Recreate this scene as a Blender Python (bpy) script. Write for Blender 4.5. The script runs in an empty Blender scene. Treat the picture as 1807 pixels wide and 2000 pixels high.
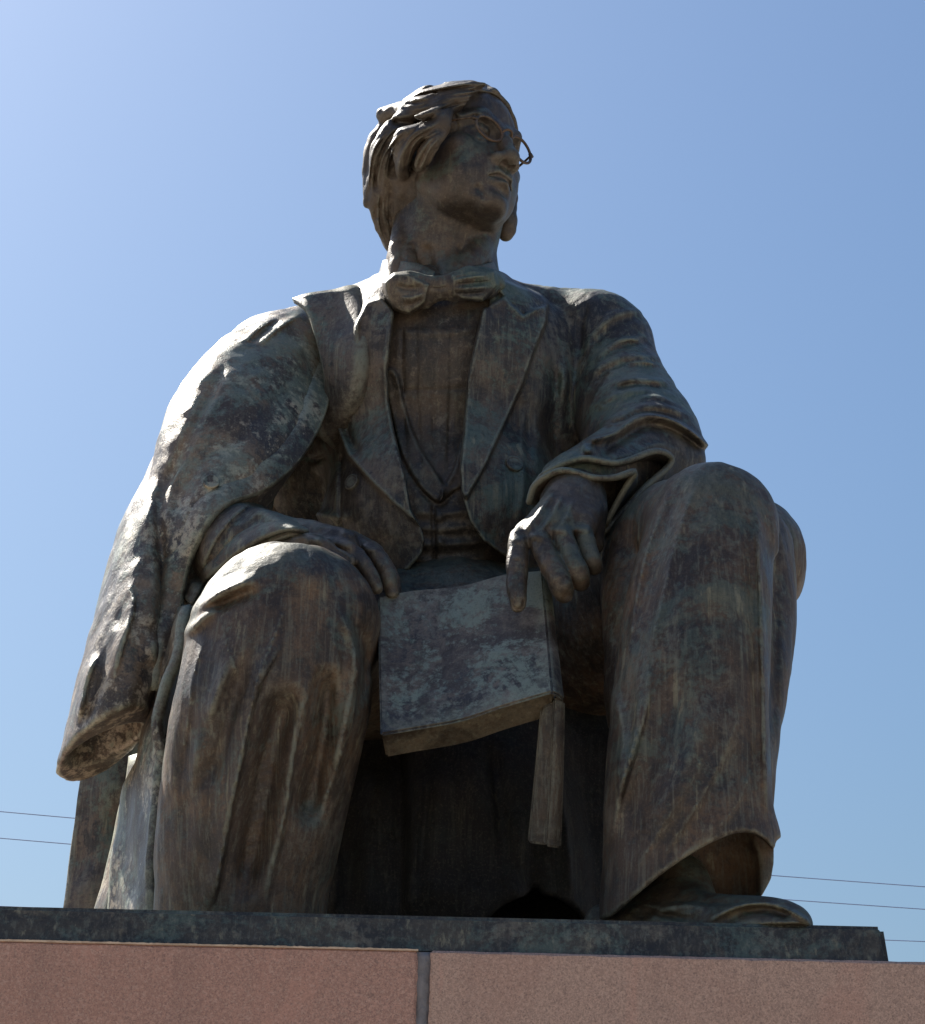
import bpy, bmesh, math, random, time
import numpy as np
from mathutils import Matrix, Vector
from mathutils.bvhtree import BVHTree

# ------------------------------------------------------------------ camera, sky, sun, exposure
scene = bpy.context.scene
col = scene.collection
PW, PH, FOC = 1807.0, 2000.0, 5000.0            # photograph size and focal length in its pixels
PITCH, ROLL = math.radians(20.8), 0.0232
CAM = np.array([0.0, -5.5, 1.6])
FWD = np.array([0.0, math.cos(PITCH), math.sin(PITCH)])
RGT0 = np.array([1.0, 0.0, 0.0])
UP0 = np.array([0.0, -math.sin(PITCH), math.cos(PITCH)])
RGT = RGT0 * math.cos(ROLL) + UP0 * math.sin(ROLL)
UPV = UP0 * math.cos(ROLL) - RGT0 * math.sin(ROLL)

cam_data = bpy.data.cameras.new('camera')
cam_data.sensor_fit = 'VERTICAL'
cam_data.sensor_height = 24.0
cam_data.lens = 24.0 * FOC / PH
cam_data.clip_start = 0.1
cam_data.clip_end = 5000.0
cam_obj = bpy.data.objects.new('camera', cam_data)
col.objects.link(cam_obj)
cam_obj.matrix_world = Matrix(((RGT[0], UPV[0], -FWD[0], CAM[0]), (RGT[1], UPV[1], -FWD[1], CAM[1]),
                               (RGT[2], UPV[2], -FWD[2], CAM[2]), (0, 0, 0, 1)))
scene.camera = cam_obj

SUN_ELEV, SUN_AZ = math.radians(46.0), math.radians(-39.5)   # azimuth from +Y (behind the statue), negative = towards the left
world = bpy.data.worlds.new('World')
scene.world = world
world.use_nodes = True
wn = world.node_tree.nodes
sky = wn.new('ShaderNodeTexSky')
sky.sky_type = 'NISHITA'
sky.sun_disc = False
sky.sun_elevation = SUN_ELEV
sky.sun_rotation = SUN_AZ
sky.altitude = 0.0
sky.air_density = 1.6
sky.dust_density = 2.35
sky.ozone_density = 10.0
world.node_tree.links.new(sky.outputs['Color'], wn['Background'].inputs['Color'])
wn['Background'].inputs['Strength'].default_value = 0.05

sun_data = bpy.data.lights.new('sun', 'SUN')
sun_data.energy = 5.0
sun_data.angle = math.radians(0.5)
sun_data.color = (1.0, 0.94, 0.85)
sun_obj = bpy.data.objects.new('sun', sun_data)
col.objects.link(sun_obj)
sun_dir = Vector((math.sin(SUN_AZ) * math.cos(SUN_ELEV), math.cos(SUN_AZ) * math.cos(SUN_ELEV), math.sin(SUN_ELEV)))
sun_obj.rotation_euler = sun_dir.to_track_quat('Z', 'Y').to_euler()
sun_obj.location = (-20, 20, 30)

scene.view_settings.view_transform = 'Standard'
scene.view_settings.look = 'None'
scene.view_settings.gamma = 1.0
scene.view_settings.use_curve_mapping = False
scene.view_settings.exposure = 1.08

# ------------------------------------------------------------------ helpers
def P(px, py, Y):
    """the point at depth Y (metres behind the front of the bronze base) seen at a pixel of the photograph"""
    d = FWD * FOC + RGT * (px - PW / 2) - UPV * (py - PH / 2)
    return CAM + d * ((Y - CAM[1]) / d[1])

def PX(p):
    return float(np.dot(p - CAM, FWD)) / FOC     # metres per pixel at p

def tag(o, label=None, cat=None, group=None, kind=None):
    if label: o['label'] = label
    if cat: o['category'] = cat
    if group: o['group'] = group
    if kind: o['kind'] = kind
    return o

def empty(name, loc):
    o = bpy.data.objects.new(name, None)
    o.location = loc
    o.empty_display_size = 0.2
    col.objects.link(o)
    return o

def link_mesh(name, V, Fq, mat, parent=None, smooth=True, sharp=None):
    """V (n,3) array, Fq either an (m,4) array of quads or a list of polygons"""
    me = bpy.data.meshes.new(name)
    if isinstance(Fq, np.ndarray):
        me.vertices.add(len(V)); me.vertices.foreach_set('co', np.ascontiguousarray(V, np.float32).ravel())
        m, k = Fq.shape
        me.loops.add(m * k); me.loops.foreach_set('vertex_index', np.ascontiguousarray(Fq, np.int32).ravel())
        me.polygons.add(m)
        me.polygons.foreach_set('loop_start', np.arange(0, m * k, k, dtype=np.int32))
        me.polygons.foreach_set('loop_total', np.full(m, k, np.int32))
        me.update(calc_edges=True)
        me.validate()
    else:
        me.from_pydata([tuple(v) for v in V], [], Fq)
    me.polygons.foreach_set('use_smooth', np.full(len(me.polygons), smooth))
    if sharp:
        me.set_sharp_from_angle(angle=math.radians(sharp))
    me.materials.append(mat)
    o = bpy.data.objects.new(name, me)
    col.objects.link(o)
    if parent is not None:
        o.parent = parent
        o.matrix_parent_inverse = Matrix.Translation(-Vector(parent_loc(parent)))
    return o

def parent_loc(p):
    l = Vector(p.location)
    if p.parent is not None:
        l = Vector((0, 0, 0)) + l
    return l

def spline(pts, n=6, closed=False):
    """Catmull-Rom through rows of numbers"""
    A = np.array(pts, float)
    N = len(A)
    if N < 3 and not closed:
        t = np.linspace(0, 1, n + 1)[:, None]
        return A[0] * (1 - t) + A[1] * t
    out = []
    rng = range(N if closed else N - 1)
    for i in rng:
        if closed:
            p0, p1, p2, p3 = A[(i - 1) % N], A[i], A[(i + 1) % N], A[(i + 2) % N]
        else:
            p1, p2 = A[i], A[i + 1]
            p0 = A[i - 1] if i > 0 else 2 * p1 - p2
            p3 = A[i + 2] if i + 2 < N else 2 * p2 - p1
        for t in np.arange(n) / n:
            out.append(0.5 * ((2 * p1) + (p2 - p0) * t + (2 * p0 - 5 * p1 + 4 * p2 - p3) * t * t + (3 * p1 - p0 - 3 * p2 + p3) * t ** 3))
    if not closed:
        out.append(A[-1])
    return np.array(out)

def sstep(x):
    x = np.clip(x, 0, 1)
    return x * x * (3 - 2 * x)

def seg_dist(px, py, poly, closed=False):
    """pixel distance to a polyline; also the fraction along it and the signed side"""
    best = np.full(px.shape, 1e9, np.float32)
    frac = np.zeros(px.shape, np.float32)
    side = np.zeros(px.shape, np.float32)
    n = len(poly)
    m = n if closed else n - 1
    for i in range(m):
        ax, ay = poly[i][:2]
        bx, by = poly[(i + 1) % n][:2]
        dx, dy = bx - ax, by - ay
        L2 = dx * dx + dy * dy + 1e-9
        t = np.clip(((px - ax) * dx + (py - ay) * dy) / L2, 0, 1)
        ex, ey = px - ax - t * dx, py - ay - t * dy
        d = ex * ex + ey * ey
        k = d < best
        best = np.where(k, d, best)
        frac = np.where(k, (i + t) / m, frac)
        side = np.where(k, np.sign(dx * ey - dy * ex), side)
    return np.sqrt(best), frac, side

def in_poly(px, py, poly):
    ins = np.zeros(px.shape, bool)
    n = len(poly)
    j = n - 1
    for i in range(n):
        xi, yi = poly[i][:2]
        xj, yj = poly[j][:2]
        if yi != yj:
            ins ^= ((yi > py) != (yj > py)) & (px < (xj - xi) * (py - yi) / (yj - yi) + xi)
        j = i
    return ins

BIG = 0.12

class Form:
    """a clay form: rounded masses blended into one another, then cut, raised and creased"""
    def __init__(s, h):
        s.h, s.ops = h, []
        s.lo, s.hi = np.full(3, 1e9), np.full(3, -1e9)

    def _grow(s, lo, hi):
        s.lo = np.minimum(s.lo, lo); s.hi = np.maximum(s.hi, hi)

    # masses -----------------------------------------------------------------
    def cap(s, a, ra, b, rb, k=0.03, op='u', flat=1.0, fdir=None):
        a, b = np.asarray(a, float), np.asarray(b, float)
        r = max(ra, rb) * max(1.0, flat)
        lo, hi = np.minimum(a, b) - r - k - 2 * s.h, np.maximum(a, b) + r + k + 2 * s.h
        if op == 'u': s._grow(lo, hi)
        s.ops.append(('cap', lo, hi, k, op, (a, b, ra, rb, flat, FWD if fdir is None else fdir)))

    def tube(s, pts, k=0.03, op='u', flat=1.0, n=4, fdir=None):
        """pts rows (px, py, Y, radius px)"""
        rows = spline(pts, n) if len(pts) > 2 else np.array(pts, float)
        W = [P(*r[:3]) for r in rows]
        R = [max(0.002, r[3] * PX(w)) for r, w in zip(rows, W)]
        for i in range(len(W) - 1):
            s.cap(W[i], R[i], W[i + 1], R[i + 1], k if i == 0 or op == 's' else max(k * 0.5, 0.004), op, flat, fdir)

    def ell(s, c, r, k=0.03, op='u', axes=None):
        c, r = np.asarray(c, float), np.asarray(r, float)
        R = np.max(r)
        lo, hi = c - R - k - 2 * s.h, c + R + k + 2 * s.h
        if axes is None: axes = (RGT, UPV, FWD)
        ext = np.sqrt(sum((np.asarray(ax) * rr) ** 2 for ax, rr in zip(axes, r)))
        lo, hi = c - ext - k - 2 * s.h, c + ext + k + 2 * s.h
        if op == 'u': s._grow(lo, hi)
        s.ops.append(('ell', lo, hi, k, op, (c, r, axes)))

    def vell(s, px, py, Y, rx, ry, rd, k=0.03, op='u', rot=0.0):
        """ellipsoid by pixel: rx, ry in pixels, rd in metres along the view, rot clockwise in degrees"""
        c = P(px, py, Y); m = PX(c); a = math.radians(-rot)
        ax = RGT * math.cos(a) + UPV * math.sin(a); ay = UPV * math.cos(a) - RGT * math.sin(a)
        s.ell(c, (rx * m, ry * m, rd), k, op, (ax, ay, FWD))

    def box(s, c, r, rnd, k=0.03, op='u', axes=((1, 0, 0), (0, 1, 0), (0, 0, 1))):
        c, r = np.asarray(c, float), np.asarray(r, float)
        ext = sum(np.abs(np.asarray(ax)) * rr for ax, rr in zip(axes, r))
        lo, hi = c - ext - k - 2 * s.h, c + ext + k + 2 * s.h
        if op == 'u': s._grow(lo, hi)
        s.ops.append(('box', lo, hi, k, op, (c, r, rnd, axes)))

    def plane(s, p, n, k=0.01, lo=None, hi=None):
        """keep only what lies behind the plane (inside the optional bounds)"""
        n = np.asarray(n, float); n = n / np.linalg.norm(n)
        s.ops.append(('plane', None if lo is None else np.asarray(lo, float), None if hi is None else np.asarray(hi, float), k, 's', (np.asarray(p, float), n)))

    # work on the surface ------------------------------------------------------
    def _frust(s, pts, pad, y0, y1):
        A = np.array([q[:2] for q in pts], float)
        x0, x1, v0, v1 = A[:, 0].min() - pad, A[:, 0].max() + pad, A[:, 1].min() - pad, A[:, 1].max() + pad
        C8 = np.array([P(x, v, Y) for x in (x0, x1) for v in (v0, v1) for Y in (y0, y1)])
        return C8.min(0), C8.max(0)

    def relief(s, outline, hgt, soft=5.0, y=(0, 1.3), smooth=4, lip=0.0):
        """raise (or sink) everything inside an outline, with an optional rolled lip along its edge"""
        O = spline(outline, smooth, True) if smooth > 1 else np.array(outline, float)
        lo, hi = s._frust(O, soft + 12, *y)
        s.ops.append(('relief', lo, hi, 0, 'd', (O, hgt, soft, lip)))

    def stroke(s, pts, w, amp, y=(0, 1.3), prof='ridge', taper=0.25, n=5):
        O = spline(pts, n) if len(pts) > 2 else np.array(pts, float)
        lo, hi = s._frust(O, w * 3.2, *y)
        s.ops.append(('stroke', lo, hi, 0, 'd', (O, w, amp, prof, taper)))

    def carve(s, outline, y=(0, 1.3), k=0.006, smooth=4, inner=None):
        O = spline(outline, smooth, True) if smooth > 1 else np.array(outline, float)
        lo, hi = s._frust(O, 8, *y)
        s.ops.append(('carve', lo, hi, k, 's', (O, y, inner)))

    def noise(s, amp, scale, seed=0, aniso=(1, 1, 1), lo=None, hi=None):
        s.ops.append(('noise', lo, hi, 0, 'd', (amp, scale, seed, aniso)))

    def func(s, f, lo=None, hi=None):
        s.ops.append(('func', lo, hi, 0, 'd', (f,)))

    # polygonise ---------------------------------------------------------------
    def field(s):
        h = s.h
        org = s.lo - h
        n = np.ceil((s.hi - org) / h).astype(int) + 2
        ax = [(org[i] + h * np.arange(n[i])).astype(np.float32) for i in range(3)]
        D = np.full(tuple(n), BIG, np.float32)
        s.org, s.ax = org, ax
        for kind, lo, hi, k, op, a in s.ops:
            i0 = np.zeros(3, int) if lo is None else np.clip(np.floor((np.asarray(lo) - org) / h).astype(int), 0, n)
            i1 = n.copy() if hi is None else np.clip(np.ceil((np.asarray(hi) - org) / h).astype(int) + 1, 0, n)
            if np.any(i1 <= i0): continue
            sl = tuple(slice(i0[i], i1[i]) for i in range(3))
            X = ax[0][sl[0]][:, None, None]; Y = ax[1][sl[1]][None, :, None]; Z = ax[2][sl[2]][None, None, :]
            cur = D[sl]
            if op == 'd':
                m = np.abs(cur) < 0.055
                if not m.any(): continue
                ii = np.nonzero(m)
                x, y, z = X[ii[0], 0, 0], Y[0, ii[1], 0], Z[0, 0, ii[2]]
                if kind == 'noise':
                    cur[ii] -= vnoise(x, y, z, *a)
                elif kind == 'func':
                    cur[ii] -= a[0](x, y, z)
                else:
                    u, v = project(x, y, z)
                    if kind == 'relief':
                        O, hgt, soft, lip = a
                        mm = (u > O[:, 0].min() - soft - 10) & (u < O[:, 0].max() + soft + 10) & (v > O[:, 1].min() - soft - 10) & (v < O[:, 1].max() + soft + 10)
                        dd, _, _ = seg_dist(u[mm], v[mm], O, True)
                        sd = np.where(in_poly(u[mm], v[mm], O), dd, -dd)
                        f = hgt * sstep(sd / soft + 0.5)
                        if lip: f = f + lip * np.exp(-((sd - soft) / (soft * 1.1)) ** 2)
                        t = np.zeros_like(u); t[mm] = f
                        cur[ii] -= t
                    else:
                        O, w, amp, prof, taper = a
                        R = w * 3.0
                        mm = (u > O[:, 0].min() - R) & (u < O[:, 0].max() + R) & (v > O[:, 1].min() - R) & (v < O[:, 1].max() + R)
                        dd, fr, sd = seg_dist(u[mm], v[mm], O)
                        e = np.ones_like(fr) if taper <= 0 else sstep(np.minimum(fr, 1 - fr) / taper)
                        if prof == 'ridge': f = np.exp(-(dd / w) ** 2)
                        elif prof == 'sharp': f = np.exp(-dd / w * 1.6) - 0.02
                        elif prof == 'fold':          # steep on the left-hand side of travel, long slope on the other
                            q = dd * sd
                            f = np.where(q > 0, np.exp(-(q / (w * 1.5)) ** 2), np.exp(-(q / (w * 0.4)) ** 2))
                        elif prof == 'step':          # right-hand side of travel stands proud, easing back
                            q = dd * sd
                            f = sstep(q / (w * 0.3) + 0.5) * np.exp(-np.maximum(q, 0) / (w * 1.1))
                        t = np.zeros_like(u); t[mm] = amp * e * f
                        cur[ii] -= t.astype(np.float32)
                continue
            if kind == 'cap':
                A, B, ra, rb, flat, fd = a
                ab = B - A; L2 = float(ab @ ab) + 1e-12
                x, y, z = X - np.float32(A[0]), Y - np.float32(A[1]), Z - np.float32(A[2])
                t = np.clip((x * np.float32(ab[0]) + y * np.float32(ab[1]) + z * np.float32(ab[2])) / np.float32(L2), 0, 1)
                x = x - t * np.float32(ab[0]); y = y - t * np.float32(ab[1]); z = z - t * np.float32(ab[2])
                q = x * x + y * y + z * z
                if flat != 1.0:
                    dep = x * np.float32(fd[0]) + y * np.float32(fd[1]) + z * np.float32(fd[2])
                    q = q + dep * dep * np.float32(1 / flat ** 2 - 1)
                d = np.sqrt(q) - (np.float32(ra) + t * np.float32(rb - ra))
                if flat < 1: d = d * np.float32(max(flat, 0.35))
            elif kind == 'ell':
                c, r, axes = a
                x, y, z = X - np.float32(c[0]), Y - np.float32(c[1]), Z - np.float32(c[2])
                k0 = 0; k1 = 0
                for axv, rr in zip(axes, r):
                    q = (x * np.float32(axv[0]) + y * np.float32(axv[1]) + z * np.float32(axv[2])) / np.float32(rr)
                    k0 = k0 + q * q; k1 = k1 + (q / np.float32(rr)) ** 2
                k0 = np.sqrt(k0)
                d = k0 * (k0 - 1) / np.sqrt(k1 + 1e-9)
                d = np.where(k0 < 0.05, np.float32(-min(r)), d)
            elif kind == 'box':
                c, r, rnd, axes = a
                x, y, z = X - np.float32(c[0]), Y - np.float32(c[1]), Z - np.float32(c[2])
                q0 = 0; mx = None
                for axv, rr in zip(axes, r):
                    q = np.abs(x * np.float32(axv[0]) + y * np.float32(axv[1]) + z * np.float32(axv[2])) - np.float32(rr - rnd)
                    q0 = q0 + np.maximum(q, 0) ** 2
                    mx = q if mx is None else np.maximum(mx, q)
                d = np.sqrt(q0) + np.minimum(mx, 0) - np.float32(rnd)
            elif kind == 'plane':
                p, nn = a
                d = -((X - p[0]) * nn[0] + (Y - p[1]) * nn[1] + (Z - p[2]) * nn[2]).astype(np.float32)
            elif kind == 'carve':
                O, yr, inner = a
                XX, YY, ZZ = np.broadcast_arrays(X, Y, Z)
                u, v = project(XX, YY, ZZ)
                d = np.full(u.shape, 1.0, np.float32)
                mm = (u > O[:, 0].min() - 25) & (u < O[:, 0].max() + 25) & (v > O[:, 1].min() - 25) & (v < O[:, 1].max() + 25)
                dd, _, _ = seg_dist(u[mm], v[mm], O, True)
                d[mm] = np.where(in_poly(u[mm], v[mm], O), -dd, dd) * 0.00125
                d = np.maximum(d, np.maximum(yr[0] - YY, YY - yr[1]))
                if inner is not None:
                    d = np.maximum(d, inner(XX, YY, ZZ))
            d = d.astype(np.float32)
            if op == 'u':
                if k > 0:
                    hh = np.maximum(k - np.abs(cur - d), 0) / np.float32(k)
                    D[sl] = np.minimum(cur, d) - hh * hh * np.float32(k * 0.25)
                else:
                    D[sl] = np.minimum(cur, d)
            else:
                e = -d
                if k > 0:
                    hh = np.maximum(k - np.abs(cur - e), 0) / np.float32(k)
                    D[sl] = np.maximum(cur, e) + hh * hh * np.float32(k * 0.25)
                else:
                    D[sl] = np.maximum(cur, e)
        # close the outside of the block
        for i in range(3):
            t = [slice(None)] * 3
            t[i] = 0; D[tuple(t)] = np.maximum(D[tuple(t)], 0.001)
            t[i] = -1; D[tuple(t)] = np.maximum(D[tuple(t)], 0.001)
        return D

    def mesh(s, relax=1):
        D = s.field()
        V, Q = surface_net(D, s.org, s.h)
        if relax: V = relax_mesh(V, Q, relax)
        return V, Q

def relax_mesh(V, Q, it, f=0.5):
    e = np.concatenate([Q[:, [0, 1]], Q[:, [1, 2]], Q[:, [2, 3]], Q[:, [3, 0]]])
    n = len(V)
    cnt = np.bincount(e[:, 0], minlength=n) + np.bincount(e[:, 1], minlength=n)
    cnt = np.maximum(cnt, 1)
    for _ in range(it):
        A = np.stack([np.bincount(e[:, 0], V[e[:, 1], i], n) + np.bincount(e[:, 1], V[e[:, 0], i], n) for i in range(3)], 1) / cnt[:, None]
        V = V * (1 - f) + A * f
    return V

def project(x, y, z):
    x, y, z = x - np.float32(CAM[0]), y - np.float32(CAM[1]), z - np.float32(CAM[2])
    w = x * np.float32(FWD[0]) + y * np.float32(FWD[1]) + z * np.float32(FWD[2])
    u = x * np.float32(RGT[0]) + y * np.float32(RGT[1]) + z * np.float32(RGT[2])
    v = x * np.float32(UPV[0]) + y * np.float32(UPV[1]) + z * np.float32(UPV[2])
    return np.float32(PW / 2) + np.float32(FOC) * u / w, np.float32(PH / 2) - np.float32(FOC) * v / w

def _hash(i, j, k, seed):
    n = (i * 73856093) ^ (j * 19349663) ^ (k * 83492791) ^ (seed * 2654435)
    n = (n ^ (n >> 13)) * 1274126177
    n = n ^ (n >> 16)
    return (n & 0xffff).astype(np.float32) / 32767.5 - 1.0

def vnoise(x, y, z, amp, scale, seed, aniso):
    x, y, z = x / (scale * aniso[0]), y / (scale * aniso[1]), z / (scale * aniso[2])
    i, j, k = np.floor(x).astype(np.int64), np.floor(y).astype(np.int64), np.floor(z).astype(np.int64)
    fx, fy, fz = x - i, y - j, z - k
    fx, fy, fz = fx * fx * (3 - 2 * fx), fy * fy * (3 - 2 * fy), fz * fz * (3 - 2 * fz)
    r = 0
    for a in (0, 1):
        for b in (0, 1):
            for c in (0, 1):
                wgt = (fx if a else 1 - fx) * (fy if b else 1 - fy) * (fz if c else 1 - fz)
                r = r + wgt * _hash(i + a, j + b, k + c, seed)
    return (amp * r).astype(np.float32)

def surface_net(D, org, h):
    ins = D < 0
    c = np.zeros(tuple(np.array(D.shape) - 1), np.uint8)
    for a in (0, 1):
        for b in (0, 1):
            for d in (0, 1):
                c += ins[a:D.shape[0] - 1 + a, b:D.shape[1] - 1 + b, d:D.shape[2] - 1 + d]
    m = (c > 0) & (c < 8)
    idx = np.full(m.shape, -1, np.int32)
    I = np.argwhere(m)
    idx[m] = np.arange(len(I))
    acc = np.zeros((len(I), 3)); cnt = np.zeros(len(I))
    corners = [(a, b, d) for a in (0, 1) for b in (0, 1) for d in (0, 1)]
    val = {q: D[I[:, 0] + q[0], I[:, 1] + q[1], I[:, 2] + q[2]] for q in corners}
    for q in corners:
        for axis in range(3):
            if q[axis] == 0:
                r = list(q); r[axis] = 1; r = tuple(r)
                a, b = val[q], val[r]
                x = (a < 0) != (b < 0)
                t = np.where(x, a / np.where(x, a - b, 1), 0)
                p = np.tile(np.array(q, float), (len(I), 1)); p[:, axis] = t
                acc += p * x[:, None]; cnt += x
    V = org + h * (I + acc / np.maximum(cnt, 1)[:, None])
    quads = []
    for axis in range(3):
        o1, o2 = (axis + 1) % 3, (axis + 2) % 3
        s0 = [slice(None)] * 3; s1 = [slice(None)] * 3
        s0[axis] = slice(0, -1); s1[axis] = slice(1, None)
        A, B = ins[tuple(s0)], ins[tuple(s1)]
        E = np.argwhere(A != B)
        ok = (E[:, o1] > 0) & (E[:, o2] > 0) & (E[:, o1] < D.shape[o1] - 1) & (E[:, o2] < D.shape[o2] - 1)
        E = E[ok]
        flip = A[E[:, 0], E[:, 1], E[:, 2]]
        def cell(d1, d2):
            q = E.copy(); q[:, o1] += d1; q[:, o2] += d2
            return idx[q[:, 0], q[:, 1], q[:, 2]]
        Q = np.stack([cell(-1, -1), cell(0, -1), cell(0, 0), cell(-1, 0)], 1)
        Q[~flip] = Q[~flip][:, ::-1]
        quads.append(Q)
    Q = np.concatenate(quads)
    return V, Q[(Q >= 0).all(1)]

BV = {}
def on(host, px, py, off=0.0, back=1.2):
    """depth of the front of an object at a pixel of the photograph, less an offset"""
    if host.name not in BV:
        me = host.data
        BV[host.name] = BVHTree.FromPolygons([v.co for v in me.vertices], [p.vertices for p in me.polygons])
    d = P(px, py, 1.0) - CAM; d /= np.linalg.norm(d)
    hit = BV[host.name].ray_cast(Vector(CAM), Vector(d))[0]
    return (hit.y if hit is not None else back) - off

# sheets and tubes ---------------------------------------------------------------
def grid_spline(rows, nu, nv):
    R = np.array(rows, float)
    R = np.stack([spline(r, nu) for r in R])
    return np.stack([spline(R[:, j], nv) for j in range(R.shape[1])], 1)

def sheet(name, rows, thick, mat, parent, nu=6, nv=6, world_pts=False, wob=0.0, seed=1):
    """a cloth panel with real thickness through rows of (px, py, Y)"""
    G = grid_spline(rows, nu, nv)
    n, m = G.shape[:2]
    Wd = G.reshape(-1, 3) if world_pts else np.array([P(*q) for q in G.reshape(-1, 3)])
    Wd = Wd.reshape(n, m, 3)
    du = np.gradient(Wd, axis=1); dv = np.gradient(Wd, axis=0)
    N = np.cross(du, dv); N /= np.linalg.norm(N, axis=2)[..., None] + 1e-9
    if np.mean(N @ (CAM - Wd.mean((0, 1)))) < 0: N = -N
    if wob:
        q = Wd.reshape(-1, 3)
        Wd = Wd + N * vnoise(q[:, 0], q[:, 1], q[:, 2], wob, 0.09, seed, (1, 1, 1)).reshape(n, m)[..., None]
    t = thick / 2
    A, B = Wd + N * t, Wd - N * t
    V = list(A.reshape(-1, 3)) + list(B.reshape(-1, 3))
    off = n * m
    Fc = []
    for i in range(n - 1):
        for j in range(m - 1):
            a, b, c, d = i * m + j, i * m + j + 1, (i + 1) * m + j + 1, (i + 1) * m + j
            Fc.append((a, d, c, b)); Fc.append((off + a, off + b, off + c, off + d))
    ring = [(0, j) for j in range(m)] + [(i, m - 1) for i in range(1, n)] + [(n - 1, j) for j in range(m - 2, -1, -1)] + [(i, 0) for i in range(n - 2, 0, -1)]
    cen = Wd.mean((0, 1))
    mid = []
    for (i, j) in ring:
        i2 = 1 if i == 0 else (n - 2 if i == n - 1 else i); j2 = 1 if j == 0 else (m - 2 if j == m - 1 else j)
        o = Wd[i, j] - Wd[i2, j2]; o = o / (np.linalg.norm(o) + 1e-9)
        mid.append(len(V)); V.append(Wd[i, j] + o * t * 0.8)
    L = len(ring)
    for k in range(L):
        a = ring[k][0] * m + ring[k][1]; b = ring[(k + 1) % L][0] * m + ring[(k + 1) % L][1]
        Fc.append((a, b, mid[(k + 1) % L], mid[k])); Fc.append((mid[k], mid[(k + 1) % L], off + b, off + a))
    o = link_mesh(name, np.array(V), Fc, mat, parent)
    fix_normals(o)
    return o

def fix_normals(o):
    bm = bmesh.new(); bm.from_mesh(o.data)
    bmesh.ops.recalc_face_normals(bm, faces=bm.faces)
    bm.to_mesh(o.data); bm.free()

def tube_mesh(pts, r, seg=8, closed=False, flat=None):
    """V, F for a wire through world points; r a number or a list"""
    A = np.array(pts, float); n = len(A)
    rr = np.full(n, r) if np.isscalar(r) else np.array(r)
    T = (np.roll(A, -1, 0) - np.roll(A, 1, 0)) if closed else np.gradient(A, axis=0)
    T /= np.linalg.norm(T, axis=1)[:, None] + 1e-12
    up = np.array([0.12, 0.31, 0.94]); V = []; Fc = []
    u = np.cross(T[0], up); u /= np.linalg.norm(u)
    for i in range(n):
        u = u - T[i] * (u @ T[i]); u /= np.linalg.norm(u); w = np.cross(T[i], u)
        for k in range(seg):
            a = 2 * math.pi * k / seg
            V.append(A[i] + rr[i] * (u * math.cos(a) + w * math.sin(a)))
    m = n if closed else n - 1
    for i in range(m):
        for k in range(seg):
            a, b = i * seg + k, i * seg + (k + 1) % seg
            c, d = ((i + 1) % n) * seg + (k + 1) % seg, ((i + 1) % n) * seg + k
            Fc.append((a, b, c, d))
    if not closed:
        Fc.append(tuple(range(seg))[::-1]); Fc.append(tuple(range((n - 1) * seg, n * seg)))
    return V, Fc

def join(parts):
    V, Fc = [], []
    for v, f in parts:
        o = len(V); V += list(v); Fc += [tuple(i + o for i in q) for q in f]
    return np.array(V), Fc

# ------------------------------------------------------------------ materials
def new_mat(name):
    m = bpy.data.materials.new(name); m.use_nodes = True
    nt = m.node_tree
    return m, nt, nt.nodes['Principled BSDF']

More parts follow.
